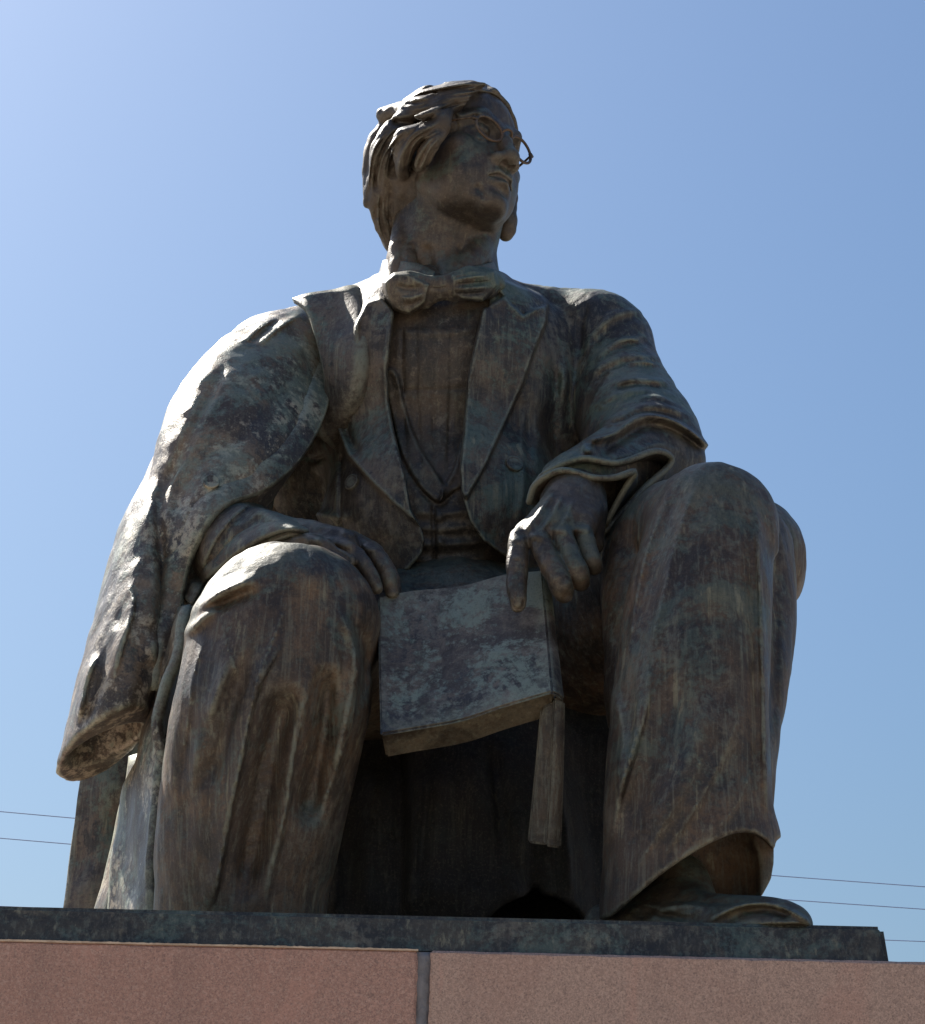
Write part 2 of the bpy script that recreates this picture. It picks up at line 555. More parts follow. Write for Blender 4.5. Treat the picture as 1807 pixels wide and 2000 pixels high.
class NB:
    """short hand for wiring shader nodes"""
    def __init__(s, nt):
        s.nt = nt; s.tc = nt.nodes.new('ShaderNodeTexCoord')
    def link(s, a, b): s.nt.links.new(a, b)
    def noise(s, scale, detail=6, rough=0.6, vec=(1, 1, 1), dist=0.0, off=(0, 0, 0), out='Fac'):
        mp = s.nt.nodes.new('ShaderNodeMapping'); mp.inputs['Scale'].default_value = vec; mp.inputs['Location'].default_value = off
        s.link(s.tc.outputs['Object'], mp.inputs['Vector'])
        n = s.nt.nodes.new('ShaderNodeTexNoise')
        n.inputs['Scale'].default_value = scale; n.inputs['Detail'].default_value = detail
        n.inputs['Roughness'].default_value = rough; n.inputs['Distortion'].default_value = dist
        s.link(mp.outputs[0], n.inputs['Vector'])
        return n.outputs[out]
    def voronoi(s, scale, feature='F1', out='Distance', vec=(1, 1, 1)):
        mp = s.nt.nodes.new('ShaderNodeMapping'); mp.inputs['Scale'].default_value = vec
        s.link(s.tc.outputs['Object'], mp.inputs['Vector'])
        n = s.nt.nodes.new('ShaderNodeTexVoronoi'); n.feature = feature
        n.inputs['Scale'].default_value = scale
        s.link(mp.outputs[0], n.inputs['Vector'])
        return n.outputs[out]
    def math(s, op, a, b=None, clamp=False):
        n = s.nt.nodes.new('ShaderNodeMath'); n.operation = op; n.use_clamp = clamp
        for i, q in enumerate((a, b)):
            if q is None: continue
            if isinstance(q, (int, float)): n.inputs[i].default_value = q
            else: s.link(q, n.inputs[i])
        return n.outputs[0]
    def rng(s, v, a, b, c=0.0, d=1.0):
        n = s.nt.nodes.new('ShaderNodeMapRange'); n.interpolation_type = 'SMOOTHSTEP'
        n.inputs['From Min'].default_value = a; n.inputs['From Max'].default_value = b
        n.inputs['To Min'].default_value = c; n.inputs['To Max'].default_value = d
        s.link(v, n.inputs['Value'])
        return n.outputs['Result']
    def mix(s, f, a, b):
        n = s.nt.nodes.new('ShaderNodeMix'); n.data_type = 'RGBA'
        if isinstance(f, (int, float)): n.inputs['Factor'].default_value = f
        else: s.link(f, n.inputs['Factor'])
        for q, sock in ((a, n.inputs[6]), (b, n.inputs[7])):
            if isinstance(q, tuple): sock.default_value = (*q, 1)
            else: s.link(q, sock)
        return n.outputs[2]
    def bump(s, h, strength, dist, prev=None):
        n = s.nt.nodes.new('ShaderNodeBump'); n.inputs['Strength'].default_value = strength; n.inputs['Distance'].default_value = dist
        s.link(h, n.inputs['Height'])
        if prev is not None: s.link(prev, n.inputs['Normal'])
        return n.outputs['Normal']
    def up(s):
        g = s.nt.nodes.new('ShaderNodeNewGeometry'); x = s.nt.nodes.new('ShaderNodeSeparateXYZ')
        s.link(g.outputs['Normal'], x.inputs[0])
        return x.outputs['Z']

def bronze(name, dark=(0.050, 0.040, 0.034), mid=(0.105, 0.078, 0.056), green=(0.105, 0.165, 0.135), dust=(0.23, 0.20, 0.155),
           verd=0.5, streak=0.5, dusty=0.45, blue=0.4, off=0.0, rough=(0.42, 0.66), rain=True, wear=0.8, gain=1.0, tint=(1.06, 1.0, 0.93)):
    G = lambda q: tuple(min(0.8, v * gain * t) for v, t in zip(q, tint))
    dark, mid, green, dust = tuple(v * .72 for v in G(dark)), G(mid), tuple(min(.8, v * gain) for v in green), G(dust)
    m, nt, bs = new_mat(name)
    b = NB(nt)
    o = (off, off * 0.7, off * 1.3)
    big = b.noise(2.1, 7, 0.62, dist=0.6, off=o)
    med = b.noise(7.5, 8, 0.68, dist=0.4, off=o)
    fine = b.noise(55, 6, 0.7, off=o)
    grit = b.noise(170, 3, 0.7, off=o)
    run = b.noise(11, 7, 0.7, vec=(1.6, 1.6, 0.16), dist=0.25, off=o)
    run2 = b.noise(30, 5, 0.65, vec=(1.5, 1.5, 0.06), off=o)
    run3 = b.noise(60, 5, 0.7, vec=(1.5, 1.5, 0.05), off=o)
    up = b.up()
    c = b.mix(b.rng(med, 0.40, 0.60), dark, mid)
    # bluish black skin in large islands
    isl = b.rng(b.math('ADD', b.math('ADD', b.math('MULTIPLY', big, 0.5), b.math('MULTIPLY', med, 0.35)), b.math('MULTIPLY', fine, 0.15)), 0.490, 0.528)
    c = b.mix(b.math('MULTIPLY', isl, blue), c, tuple(v * gain for v in (0.022, 0.022, 0.026)))
    # grey-tan dust
    ds = b.rng(b.math('ADD', b.math('MULTIPLY', b.noise(5.5, 8, 0.72, off=(o[0] + 3, 9, 2)), 0.62), b.math('MULTIPLY', fine, 0.38)), 0.515, 0.585)
    c = b.mix(b.math('MULTIPLY', ds, dusty), c, dust)
    # green carbonate, where water lies and in blotches
    gsum = b.math('ADD', b.math('MULTIPLY', b.noise(3.6, 9, 0.74, dist=0.8, off=(o[0] + 7, 3, 1)), 0.70), b.math('MULTIPLY', fine, 0.30))
    gsum = b.math('ADD', gsum, b.math('MULTIPLY', up, 0.07))
    g = b.rng(gsum, 0.505, 0.585)
    c = b.mix(b.math('MULTIPLY', g, verd), c, green)
    # rain runs
    if rain:
        r1 = b.rng(run, 0.56, 0.68)
        c = b.mix(b.math('MULTIPLY', r1, streak * 0.6), c, G((0.155, 0.135, 0.095)))
        r4 = b.rng(run3, 0.50, 0.64)
        c = b.mix(b.math('MULTIPLY', r4, streak * 0.6), c, tuple(v * gain for v in (0.175, 0.175, 0.135)))
        r5 = b.rng(run3, 0.46, 0.36)
        c = b.mix(b.math('MULTIPLY', r5, streak * 0.6), c, G((0.026, 0.023, 0.022)))
        r2 = b.math('MULTIPLY', b.rng(run2, 0.57, 0.67), b.rng(med, 0.38, 0.6))
        c = b.mix(b.math('MULTIPLY', r2, streak), c, G((0.26, 0.25, 0.175)))
        r3 = b.rng(run, 0.44, 0.34)
        c = b.mix(b.math('MULTIPLY', r3, 0.55), c, G((0.028, 0.024, 0.022)))
    # worn and limed ridges
    if wear:
        gp = nt.nodes.new('ShaderNodeNewGeometry')
        rdg = b.math('MULTIPLY', b.rng(gp.outputs['Pointiness'], 0.506, 0.535), b.rng(b.math('ADD', b.math('MULTIPLY', med, 0.6), b.math('MULTIPLY', fine, 0.4)), 0.40, 0.58))
        c = b.mix(b.math('MULTIPLY', rdg, wear), c, tuple(v * gain for v in (0.20, 0.215, 0.165)))
    c = b.mix(b.math('MULTIPLY', b.rng(grit, 0.52, 0.68), 0.16), c, dust)
    c = b.mix(b.math('MULTIPLY', b.rng(grit, 0.46, 0.32), 0.35), c, G((0.02, 0.018, 0.018)))
    b.link(c, bs.inputs['Base Color'])
    rg = b.rng(med, 0.3, 0.7, rough[0], rough[1])
    b.link(rg, bs.inputs['Roughness'])
    bs.inputs['Metallic'].default_value = 0.15
    bs.inputs['Specular IOR Level'].default_value = 0.55
    nrm = b.bump(med, 0.25, 0.03)
    nrm = b.bump(fine, 0.22, 0.008, nrm)
    nrm = b.bump(grit, 0.18, 0.003, nrm)
    b.link(nrm, bs.inputs['Normal'])
    return m

M_COAT = bronze('bronze_coat', gain=1.4, verd=0.5, streak=0.25, dusty=0.75, blue=0.85, off=1.0, dust=(0.36, 0.325, 0.26), mid=(0.15, 0.115, 0.083), green=(0.13, 0.185, 0.15), dark=(0.065, 0.052, 0.043), rough=(0.34, 0.56))
M_JACKET = bronze('bronze_jacket', wear=0.65, gain=1.05, verd=0.6, streak=0.6, dusty=0.35, blue=0.9, off=5.0, mid=(0.115, 0.092, 0.075))
M_TROUSER = bronze('bronze_trousers', wear=0.6, verd=0.38, streak=0.65, dusty=0.25, blue=0.5, dark=(0.052, 0.037, 0.028), mid=(0.135, 0.088, 0.055), off=9.0)
M_SKIN = bronze('bronze_skin', wear=0.35, verd=0.38, streak=0.25, dusty=0.22, blue=0.5, mid=(0.118, 0.085, 0.060), off=13.0, rough=(0.36, 0.55))
M_HAIR = bronze('bronze_hair', gain=0.95, wear=0.35, verd=0.12, streak=0.0, dusty=0.25, blue=0.3, off=17.0, rain=False)
M_VEST = bronze('bronze_vest', wear=0.15, verd=0.12, streak=0.15, dusty=0.3, blue=0.15, dark=(0.032, 0.026, 0.021), mid=(0.066, 0.048, 0.034), off=21.0, gain=1.35)
M_BOOK = bronze('bronze_book', gain=1.4, verd=0.8, streak=0.15, dusty=0.25, blue=0.95, off=25.0, wear=0.4, green=(0.165, 0.205, 0.168), dust=(0.25, 0.235, 0.21), mid=(0.115, 0.100, 0.090))
M_PAGES = bronze('bronze_pages', verd=0.06, streak=0.45, dusty=0.2, blue=0.0, off=29.0, dark=(0.052, 0.037, 0.025), mid=(0.098, 0.069, 0.044), dust=(0.19, 0.15, 0.10), wear=0.2)
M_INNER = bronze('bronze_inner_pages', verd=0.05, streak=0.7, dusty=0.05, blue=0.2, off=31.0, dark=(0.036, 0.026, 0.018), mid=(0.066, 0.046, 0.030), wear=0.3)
M_BASE = bronze('bronze_base', verd=0.36, streak=0.5, dusty=0.3, wear=0.0, gain=1.3, blue=0.4, dark=(0.030, 0.028, 0.025), mid=(0.052, 0.048, 0.040), off=33.0)
M_SHOE = bronze('bronze_shoe', verd=0.4, streak=0.1, dusty=0.5, blue=0.5, dust=(0.19, 0.155, 0.085), mid=(0.085, 0.068, 0.045), off=45.0, wear=0.8)
M_SEAT_SHADE = bronze('bronze_seat_shade', verd=0.05, streak=0.15, dusty=0.0, blue=0.5, dark=(0.011, 0.010, 0.009), mid=(0.021, 0.018, 0.015), off=41.0, wear=0.0, gain=1.0, rough=(0.75, 0.9))  # near black: the deep shade between the legs is put into the colour
M_SPEC = bronze('bronze_spectacles', verd=0.1, streak=0.0, dusty=0.3, blue=0.0, mid=(0.115, 0.072, 0.045), dark=(0.06, 0.04, 0.028), off=37.0, rain=False, wear=0.0, gain=1.0)

def granite(name, a, bcol, dark, off):
    m, nt, bs = new_mat(name)
    b = NB(nt)
    o = (off, off, off)
    gr = b.noise(210, 4, 0.8, off=o)
    gr2 = b.noise(320, 3, 0.7, off=o)
    big = b.noise(1.7, 6, 0.6, dist=0.5, off=o)
    vein = b.noise(2.4, 5, 0.6, vec=(1.6, 1, 0.5), dist=1.4, off=o)
    c = b.mix(b.rng(gr, 0.41, 0.59), a, bcol)
    c = b.mix(b.math('MULTIPLY', b.rng(gr2, 0.56, 0.64), 0.55), c, dark)
    c = b.mix(b.math('MULTIPLY', b.rng(big, 0.42, 0.66), 0.35), c, (0.40, 0.225, 0.175))
    c = b.mix(b.math('MULTIPLY', b.rng(vein, 0.55, 0.62), 0.22), c, (0.58, 0.30, 0.23))
    vx = b.voronoi(300, 'F1', 'Color')
    sx = nt.nodes.new('ShaderNodeSeparateColor'); b.link(vx, sx.inputs[0])
    c = b.mix(b.math('MULTIPLY', b.rng(sx.outputs[0], 0.70, 0.9), 0.30), c, (0.60, 0.44, 0.36))
    c = b.mix(b.math('MULTIPLY', b.rng(sx.outputs[1], 0.78, 0.92), 0.38), c, (0.13, 0.09, 0.085))
    sp = b.rng(b.noise(34, 3, 0.6, off=(off + 4, 2, 1)), 0.70, 0.74)
    c = b.mix(b.math('MULTIPLY', sp, 0.4), c, (0.13, 0.09, 0.085))
    stain = b.noise(7, 6, 0.65, vec=(1.4, 1.4, 0.10), dist=0.3, off=o)
    c = b.mix(b.math('MULTIPLY', b.rng(stain, 0.52, 0.68), 0.16), c, (0.17, 0.125, 0.11))
    c = b.mix(b.math('MULTIPLY', b.rng(stain, 0.44, 0.34), 0.10), c, (0.50, 0.36, 0.29))
    b.link(c, bs.inputs['Base Color'])
    bs.inputs['Roughness'].default_value = 0.62
    bs.inputs['Specular IOR Level'].default_value = 0.3
    n = b.bump(gr, 0.25, 0.004)
    n = b.bump(b.noise(18, 5, 0.6, off=o), 0.2, 0.01, n)
    b.link(n, bs.inputs['Normal'])
    return m

M_GRAN_RED = granite('granite_red', (0.52, 0.305, 0.24), (0.35, 0.205, 0.165), (0.14, 0.09, 0.08), 0.0)
M_GRAN_GREY = granite('granite_grey_pink', (0.54, 0.365, 0.29), (0.37, 0.25, 0.205), (0.15, 0.11, 0.10), 11.0)

def simple(name, c0, c1, scale, rough, bump=0.2, dist=0.01):
    m, nt, bs = new_mat(name)
    b = NB(nt)
    n = b.noise(scale, 6, 0.65)
    b.link(b.mix(b.rng(n, 0.35, 0.65), c0, c1), bs.inputs['Base Color'])
    bs.inputs['Roughness'].default_value = rough
    b.link(b.bump(n, bump, dist), bs.inputs['Normal'])
    return m

M_MORTAR = simple('lead_grey_mortar', (0.16, 0.155, 0.165), (0.235, 0.225, 0.235), 22, 0.7, 0.5, 0.02)
M_PAVE = simple('paving', (0.27, 0.23, 0.18), (0.34, 0.29, 0.23), 3, 0.85)
M_BEDJOINT = simple('sandy_bed_joint', (0.45, 0.33, 0.24), (0.62, 0.48, 0.36), 30, 0.8)
M_CABLE = simple('haze_tinted_cable', (0.16, 0.24, 0.42), (0.19, 0.27, 0.46), 5, 0.6)  # the pale blue of distance haze is put into the cable colour

# ------------------------------------------------------------------ the setting
def poly_box(lo, hi, bev=0.0):
    bm = bmesh.new()
    bmesh.ops.create_cube(bm, size=1.0)
    for v in bm.verts:
        v.co = Vector([(lo[i] + hi[i]) / 2 + v.co[i] * (hi[i] - lo[i]) for i in range(3)])
    if bev:
        bmesh.ops.bevel(bm, geom=bm.edges[:], offset=bev, segments=2, affect='EDGES', profile=0.5)
    return bm

def link_bm(name, bm, mat, parent=None, smooth=False):
    me = bpy.data.meshes.new(name)
    bm.to_mesh(me); bm.free()
    me.materials.append(mat)
    o = bpy.data.objects.new(name, me)
    col.objects.link(o)
    if parent is not None:
        o.parent = parent; o.matrix_parent_inverse = Matrix.Translation(-parent_loc(parent))
    if smooth: me.polygons.foreach_set('use_smooth', np.full(len(me.polygons), True))
    return o

bm = bmesh.new()
bmesh.ops.create_grid(bm, x_segments=40, y_segments=40, size=1500)
o = link_bm('ground', bm, M_PAVE)
tag(o, kind='structure')

BASE_TOP = float(P(903, 1789, 0.03)[2])
BASE_BOT = float(P(903, 1859, 0.0)[2])
BX1t, BX1b = float(P(1726, 1808, 0.03)[0]), float(P(1738, 1880, 0.0)[0])
BX0t, BX0b = -BX1t * 1.12, -BX1b * 1.12
BASE_BACK = 2.5
GR_F = -0.012                                    # the granite front stands a hair proud of the bronze

ped = empty('granite_pedestal', (0, 1.2, 0))
tag(ped, 'red granite block pedestal under the dark bronze base, with one wide grey mortar joint', 'pedestal')
JX0, JX1 = float(P(815, 1930, GR_F)[0]), float(P(839, 1930, GR_F)[0])
GX1 = BX1b + 0.32
GX0 = BX0b - 0.32
zt = BASE_BOT - 0.001
rng_ = random.Random(4)

def rough_block(lo, hi, seed):
    """a sawn block with slightly worn, uneven arrises"""
    bm = poly_box(lo, hi)
    bmesh.ops.bevel(bm, geom=bm.edges[:], offset=0.006, segments=1, affect='EDGES')
    r = random.Random(seed)
    # cut the long edges so that the arris can wander a little
    ed = [e for e in bm.edges if e.calc_length() > 0.3]
    bmesh.ops.subdivide_edges(bm, edges=ed, cuts=60, use_grid_fill=True)
    for v in bm.verts:
        if abs(v.co.y - lo[1]) < 0.01 or abs(v.co.z - hi[2]) < 0.01:
            n = math.sin(v.co.x * 41 + seed) * 0.3 + r.uniform(-1, 1)
            if min(abs(v.co.x - lo[0]), abs(v.co.x - hi[0]), abs(v.co.z - hi[2])) < 0.012:
                v.co += Vector((r.uniform(-1, 1) * 0.0012, 0, n * 0.0012 if v.co.z < hi[2] - 0.003 else n * 0.0006))
    return bm

H0 = zt - 1.05
link_bm('stone_block', rough_block((GX0, GR_F, H0), (JX0, BASE_BACK + 0.1, zt), 1), M_GRAN_RED, ped)['label'] = 'red granite block left of the mortar joint'
link_bm('stone_block', rough_block((JX1, GR_F - 0.004, H0), (GX1, BASE_BACK + 0.1, zt), 2), M_GRAN_GREY, ped)['label'] = 'paler greyish pink granite block right of the mortar joint'
# lower course and mortar
link_bm('stone_block', poly_box((GX0, GR_F, 0.0), (GX1, BASE_BACK + 0.1, H0 - 0.02), 0.01), M_GRAN_RED, ped)
bm = poly_box((JX0 - 0.004, GR_F + 0.007, H0), (JX1 + 0.004, 0.5, zt - 0.003))
ed = [e for e in bm.edges if e.calc_length() > 0.2]
bmesh.ops.subdivide_edges(bm, edges=ed, cuts=50, use_grid_fill=True)
for v in bm.verts:
    if v.co.y < 0.2: v.co.y += rng_.uniform(-0.004, 0.003)
link_bm('mortar_joint', bm, M_MORTAR, ped, True)

# the thin sandy bed joint squeezed out under the bronze
def bed_joint(x0, x1, seed):
    r = random.Random(seed); n = 220; V = []; Fc = []
    for i in range(n + 1):
        x = x0 + (x1 - x0) * i / n
        f = -0.0135 + r.uniform(-.0012, .0012); z0 = zt - 0.0015; z1 = zt + 0.0024 + r.uniform(-.0008, .0008)
        V += [(x, f, z0), (x, f, z1), (x, 0.06, z1), (x, 0.06, z0)]
        if i:
            a = 4 * (i - 1); b = 4 * i
            for k in range(4): Fc.append((a + k, b + k, b + (k + 1) % 4, a + (k + 1) % 4))
    Fc += [(0, 1, 2, 3), (4 * n + 3, 4 * n + 2, 4 * n + 1, 4 * n)]
    o = link_mesh('mortar_joint', np.array(V), Fc, M_BEDJOINT, ped, False)
    fix_normals(o)
bed_joint(GX0, JX0, 5)

# overhead cables far behind
def cable(y_left, y_right, Y, bow, label):
    pts = []
    for i in range(41):
        t = i / 40
        px = -500 + t * 2800
        py = y_left + (y_right - y_left) * (px / 1807.0) + bow * 4 * (px / 1807.0) * (px / 1807.0 - 1)
        pts.append(P(px, py, Y))
    V, Fc = tube_mesh(pts, 0.0045, 6)
    o = link_mesh('overhead_cable', np.array(V), Fc, M_CABLE)
    tag(o, label, 'cable', 'overhead cables crossing the sky behind the statue')
cable(1585, 1732, 16.0, -4, 'highest of the three thin overhead cables crossing low behind the statue')
cable(1637, 1776, 16.0, -4, 'middle one of the three thin overhead cables crossing low behind the statue')
cable(1770, 1839, 16.5, 0, 'lowest thin overhead cable, seen only right of the statue above the base')

# ------------------------------------------------------------------ the statue
statue = empty('bronze_statue', (0, 1.0, BASE_BOT))
tag(statue, 'weathered bronze statue of a seated man in spectacles holding an open book', 'statue')
T0 = time.time()
def put(name, form, mat, parent=statue, relax=1, sharp=None):
    V, Q = form.mesh(relax)
    o = link_mesh(name, V, Q, mat, parent, True, sharp)
    print('form', name, len(V), round(time.time() - T0, 1))
    return o

# bronze base plate with battered sides
def base_plate():
    b0, b1 = 0.0, BASE_BACK
    lo = [(BX0b, b0, BASE_BOT), (BX1b, b0, BASE_BOT), (BX1b, b1, BASE_BOT), (BX0b, b1, BASE_BOT)]
    hi = [(BX0t, b0 + 0.03, BASE_TOP), (BX1t, b0 + 0.03, BASE_TOP), (BX1t, b1 - 0.03, BASE_TOP), (BX0t, b1 - 0.03, BASE_TOP)]
    bm = bmesh.new()
    v = [bm.verts.new(q) for q in lo + hi]
    bm.faces.new(v[3::-1]); bm.faces.new(v[4:8])
    for i in range(4): bm.faces.new((v[i], v[(i + 1) % 4], v[4 + (i + 1) % 4], v[4 + i]))
    bmesh.ops.bevel(bm, geom=[e for e in bm.edges if e.verts[0].co.z > BASE_BOT + 0.01 or e.verts[1].co.z > BASE_BOT + 0.01], offset=0.011, segments=3, affect='EDGES')
    return link_bm('base_plate', bm, M_BASE, statue)
base_plate()

# seat: the draped stump he sits on
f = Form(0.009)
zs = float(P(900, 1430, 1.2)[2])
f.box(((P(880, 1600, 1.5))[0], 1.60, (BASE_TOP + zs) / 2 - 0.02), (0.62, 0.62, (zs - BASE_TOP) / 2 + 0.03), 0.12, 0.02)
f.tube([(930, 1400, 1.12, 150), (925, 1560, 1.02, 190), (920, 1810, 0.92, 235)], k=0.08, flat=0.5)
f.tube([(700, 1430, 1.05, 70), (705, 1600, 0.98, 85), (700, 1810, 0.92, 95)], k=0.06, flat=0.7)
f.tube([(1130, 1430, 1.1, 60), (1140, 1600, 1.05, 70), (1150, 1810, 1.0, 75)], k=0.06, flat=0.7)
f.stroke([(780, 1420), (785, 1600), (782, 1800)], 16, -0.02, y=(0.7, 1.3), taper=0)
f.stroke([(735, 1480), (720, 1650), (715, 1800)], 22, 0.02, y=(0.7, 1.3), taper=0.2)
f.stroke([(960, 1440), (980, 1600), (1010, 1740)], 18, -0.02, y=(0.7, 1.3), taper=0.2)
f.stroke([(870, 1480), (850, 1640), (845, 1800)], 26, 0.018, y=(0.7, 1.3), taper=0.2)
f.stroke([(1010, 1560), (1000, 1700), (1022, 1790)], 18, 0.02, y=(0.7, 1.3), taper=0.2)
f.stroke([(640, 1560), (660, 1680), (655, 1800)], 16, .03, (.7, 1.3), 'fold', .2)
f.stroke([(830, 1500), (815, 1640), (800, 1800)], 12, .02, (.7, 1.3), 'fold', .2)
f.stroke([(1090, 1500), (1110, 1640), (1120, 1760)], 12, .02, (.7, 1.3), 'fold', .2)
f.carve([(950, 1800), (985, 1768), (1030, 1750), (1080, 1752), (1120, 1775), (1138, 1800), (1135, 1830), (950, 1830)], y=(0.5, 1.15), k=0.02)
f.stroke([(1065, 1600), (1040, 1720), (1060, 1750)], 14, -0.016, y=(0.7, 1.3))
put('seat', f, M_SEAT_SHADE)

# ---------------------------------------------------------------- trousers
f = Form(0.0062)
# his left leg, on the right of the picture
f.tube([(1392, 1028, .42, 116), (1300, 1120, .72, 140), (1180, 1240, 1.0, 150), (1040, 1290, 1.3, 160)], k=.05)
f.tube([(1396, 1030, .40, 118), (1372, 1160, .35, 132), (1352, 1330, .31, 142), (1344, 1500, .30, 150), (1347, 1640, .30, 158), (1350, 1760, .30, 164), (1352, 1830, .30, 168)], k=.05, flat=.95)
f.tube([(1310, 1010, .54, 62), (1250, 1090, .57, 62), (1238, 1220, .50, 58), (1246, 1400, .45, 60)], k=.05)
f.tube([(1440, 1080, .72, 112), (1440, 1220, .66, 112), (1432, 1330, .58, 104), (1424, 1450, .5, 96), (1408, 1600, .45, 96)], k=.03)
f.vell(1466, 1092, .92, 106, 128, .20, k=.012, rot=-8)
f.tube([(1450, 1100, .98, 98), (1330, 1150, 1.2, 130), (1180, 1240, 1.35, 140)], k=.05)
f.vell(1446, 1665, .27, 66, 60, .12, k=.06, rot=-20)
# his right leg, on the left
f.tube([(575, 1222, .46, 136), (690, 1290, .85, 150), (850, 1310, 1.3, 165)], k=.05)
f.vell(568, 1205, .45, 170, 122, .20, k=.03, rot=4)
f.tube([(556, 1230, .44, 166), (536, 1360, .44, 180), (508, 1480, .46, 176), (486, 1620, .49, 166), (468, 1740, .52, 156), (462, 1840, .54, 156)], k=.06, flat=.9)
f.tube([(650, 1230, .50, 74), (640, 1380, .54, 66), (600, 1520, .58, 62), (572, 1660, .62, 66), (560, 1800, .64, 70)], k=.05)
f.tube([(430, 1215, .48, 52), (392, 1330, .52, 36), (365, 1480, .56, 38), (352, 1640, .58, 42), (346, 1800, .58, 44)], k=.035)
# lap
f.vell(880, 1230, 1.2, 230, 150, .35, k=.08)

# his left trouser leg: seam, knee edge, hanging folds
Y1 = (-0.2, .62)
f.stroke([(1372, 925), (1345, 985), (1322, 1060), (1296, 1180), (1262, 1300)], 13, .007, Y1, 'ridge', .3)
f.stroke([(1335, 940), (1308, 1010), (1278, 1110), (1240, 1240)], 15, -.010, Y1, 'ridge', .3)
f.stroke([(1478, 985), (1486, 1150), (1492, 1350), (1496, 1600)], 11, .016, (-.2, .8), 'ridge', .15)
f.stroke([(1506, 1000), (1513, 1160), (1512, 1330), (1502, 1500)], 9, -.010, (.1, 1.0), 'ridge', .25)
f.stroke([(1262, 1240), (1266, 1350), (1244, 1450), (1210, 1560), (1190, 1680)], 16, .018, Y1, 'fold', .35)
f.stroke([(1300, 1180), (1312, 1330), (1292, 1450), (1245, 1570), (1215, 1700)], 22, -.016, Y1, 'ridge', .35)
f.stroke([(1395, 1330), (1365, 1440), (1310, 1560), (1262, 1660)], 20, .014, Y1, 'ridge', .3)
f.stroke([(1440, 1420), (1405, 1530), (1350, 1620), (1290, 1700)], 20, -.012, Y1, 'ridge', .3)
f.stroke([(1405, 1130), (1398, 1280), (1405, 1420)], 32, -.012, Y1, 'ridge', .3)
f.stroke([(1440, 1140), (1445, 1320), (1452, 1520)], 24, .010, Y1, 'ridge', .3)
f.stroke([(1330, 1120), (1322, 1260), (1340, 1380)], 22, .008, Y1, 'ridge', .3)
f.stroke([(1195, 1330), (1215, 1440), (1195, 1560)], 12, .016, Y1, 'ridge', .3)
# his right trouser leg: knee fold, long hanging pleats
Y2 = (0.0, .75)
f.stroke([(360, 1215), (420, 1165), (470, 1140), (512, 1128)], 11, .018, Y2, 'ridge', .3)
f.stroke([(400, 1200), (455, 1172), (520, 1150)], 12, -.020, Y2, 'ridge', .35)
f.stroke([(350, 1250), (400, 1205), (440, 1180)], 9, .014, Y2, 'ridge', .3)
f.stroke([(455, 1270), (425, 1350), (398, 1430)], 12, .020, Y2, 'ridge', .35)
f.stroke([(490, 1260), (462, 1360), (430, 1470), (400, 1560)], 18, -.022, Y2, 'ridge', .25)
f.stroke([(562, 1240), (520, 1310), (492, 1380), (468, 1500), (445, 1600), (430, 1700), (410, 1790)], 12, .019, Y2, 'fold', .15)
f.stroke([(575, 1330), (540, 1420), (515, 1530), (495, 1640), (478, 1790)], 30, -.060, Y2, 'ridge', .2)
f.stroke([(612, 1300), (585, 1400), (572, 1470), (558, 1580), (530, 1700), (515, 1790)], 13, .017, Y2, 'fold', .2)
f.stroke([(640, 1290), (632, 1400), (610, 1520), (590, 1620)], 24, -.046, Y2, 'ridge', .2)
f.stroke([(655, 1180), (690, 1255), (690, 1340), (668, 1440), (640, 1540)], 10, .015, Y2, 'ridge', .2)
f.stroke([(700, 1210), (712, 1290), (700, 1400)], 13, -.014, Y2, 'ridge', .3)
f.stroke([(385, 1330), (368, 1440), (362, 1560), (366, 1700)], 15, -.016, Y2, 'ridge', .4)
f.stroke([(540, 1120), (600, 1125), (660, 1150)], 26, .010, Y2, 'ridge', .4)
f.stroke([(350, 1600), (375, 1500), (390, 1420)], 13, .012, Y2, 'ridge', .4)
f.stroke([(505, 1660), (500, 1720), (485, 1790)], 18, .014, Y2, 'ridge', .3)
for c, w, am in (([(578, 1108), (545, 1220), (508, 1310), (490, 1390), (468, 1500), (448, 1610), (428, 1700), (408, 1795)], 4.5, .011), ([(618, 1285), (594, 1400), (577, 1465), (562, 1570), (546, 1650), (535, 1740)], 4, .009),
                 ([(692, 1245), (699, 1330), (684, 1420), (655, 1510), (620, 1600)], 5, .011), ([(398, 1250), (378, 1320), (368, 1400), (352, 1500)], 4, .007), ([(430, 1205), (446, 1270), (470, 1330)], 4, .006),
                 ([(520, 1240), (488, 1330), (458, 1420), (430, 1540), (412, 1640)], 4, .006), ([(640, 1210), (660, 1290), (655, 1380)], 5, .006)):
    f.stroke(c, w, am, Y2, 'sharp', .2)
for c, w, am in (([(1368, 930), (1342, 990), (1318, 1065), (1290, 1185), (1262, 1300)], 4, .006), ([(1476, 960), (1484, 1120), (1490, 1300), (1496, 1500), (1499, 1620)], 5, .010), ([(1400, 960), (1396, 1100), (1402, 1260)], 5, .004),
                 ([(1440, 970), (1446, 1150), (1450, 1350)], 5, .005), ([(1290, 1000), (1262, 1080), (1240, 1190), (1228, 1290)], 5, .007), ([(1448, 1380), (1410, 1480), (1350, 1590), (1280, 1690)], 6, .008),
                 ([(1400, 1420), (1352, 1520), (1290, 1620), (1240, 1700)], 6, .007), ([(1250, 1330), (1240, 1440), (1206, 1560)], 5, .009), ([(1470, 1500), (1440, 1570), (1400, 1620)], 5, .006)):
    f.stroke(c, w, am, Y1, 'sharp', .2)
f.noise(.006, .10, 3, (1, 1, 2.2))
f.noise(.0024, .035, 5, (1, 1, 2.5))
f.noise(.0016, .018, 6, (1, 1, 3.0))
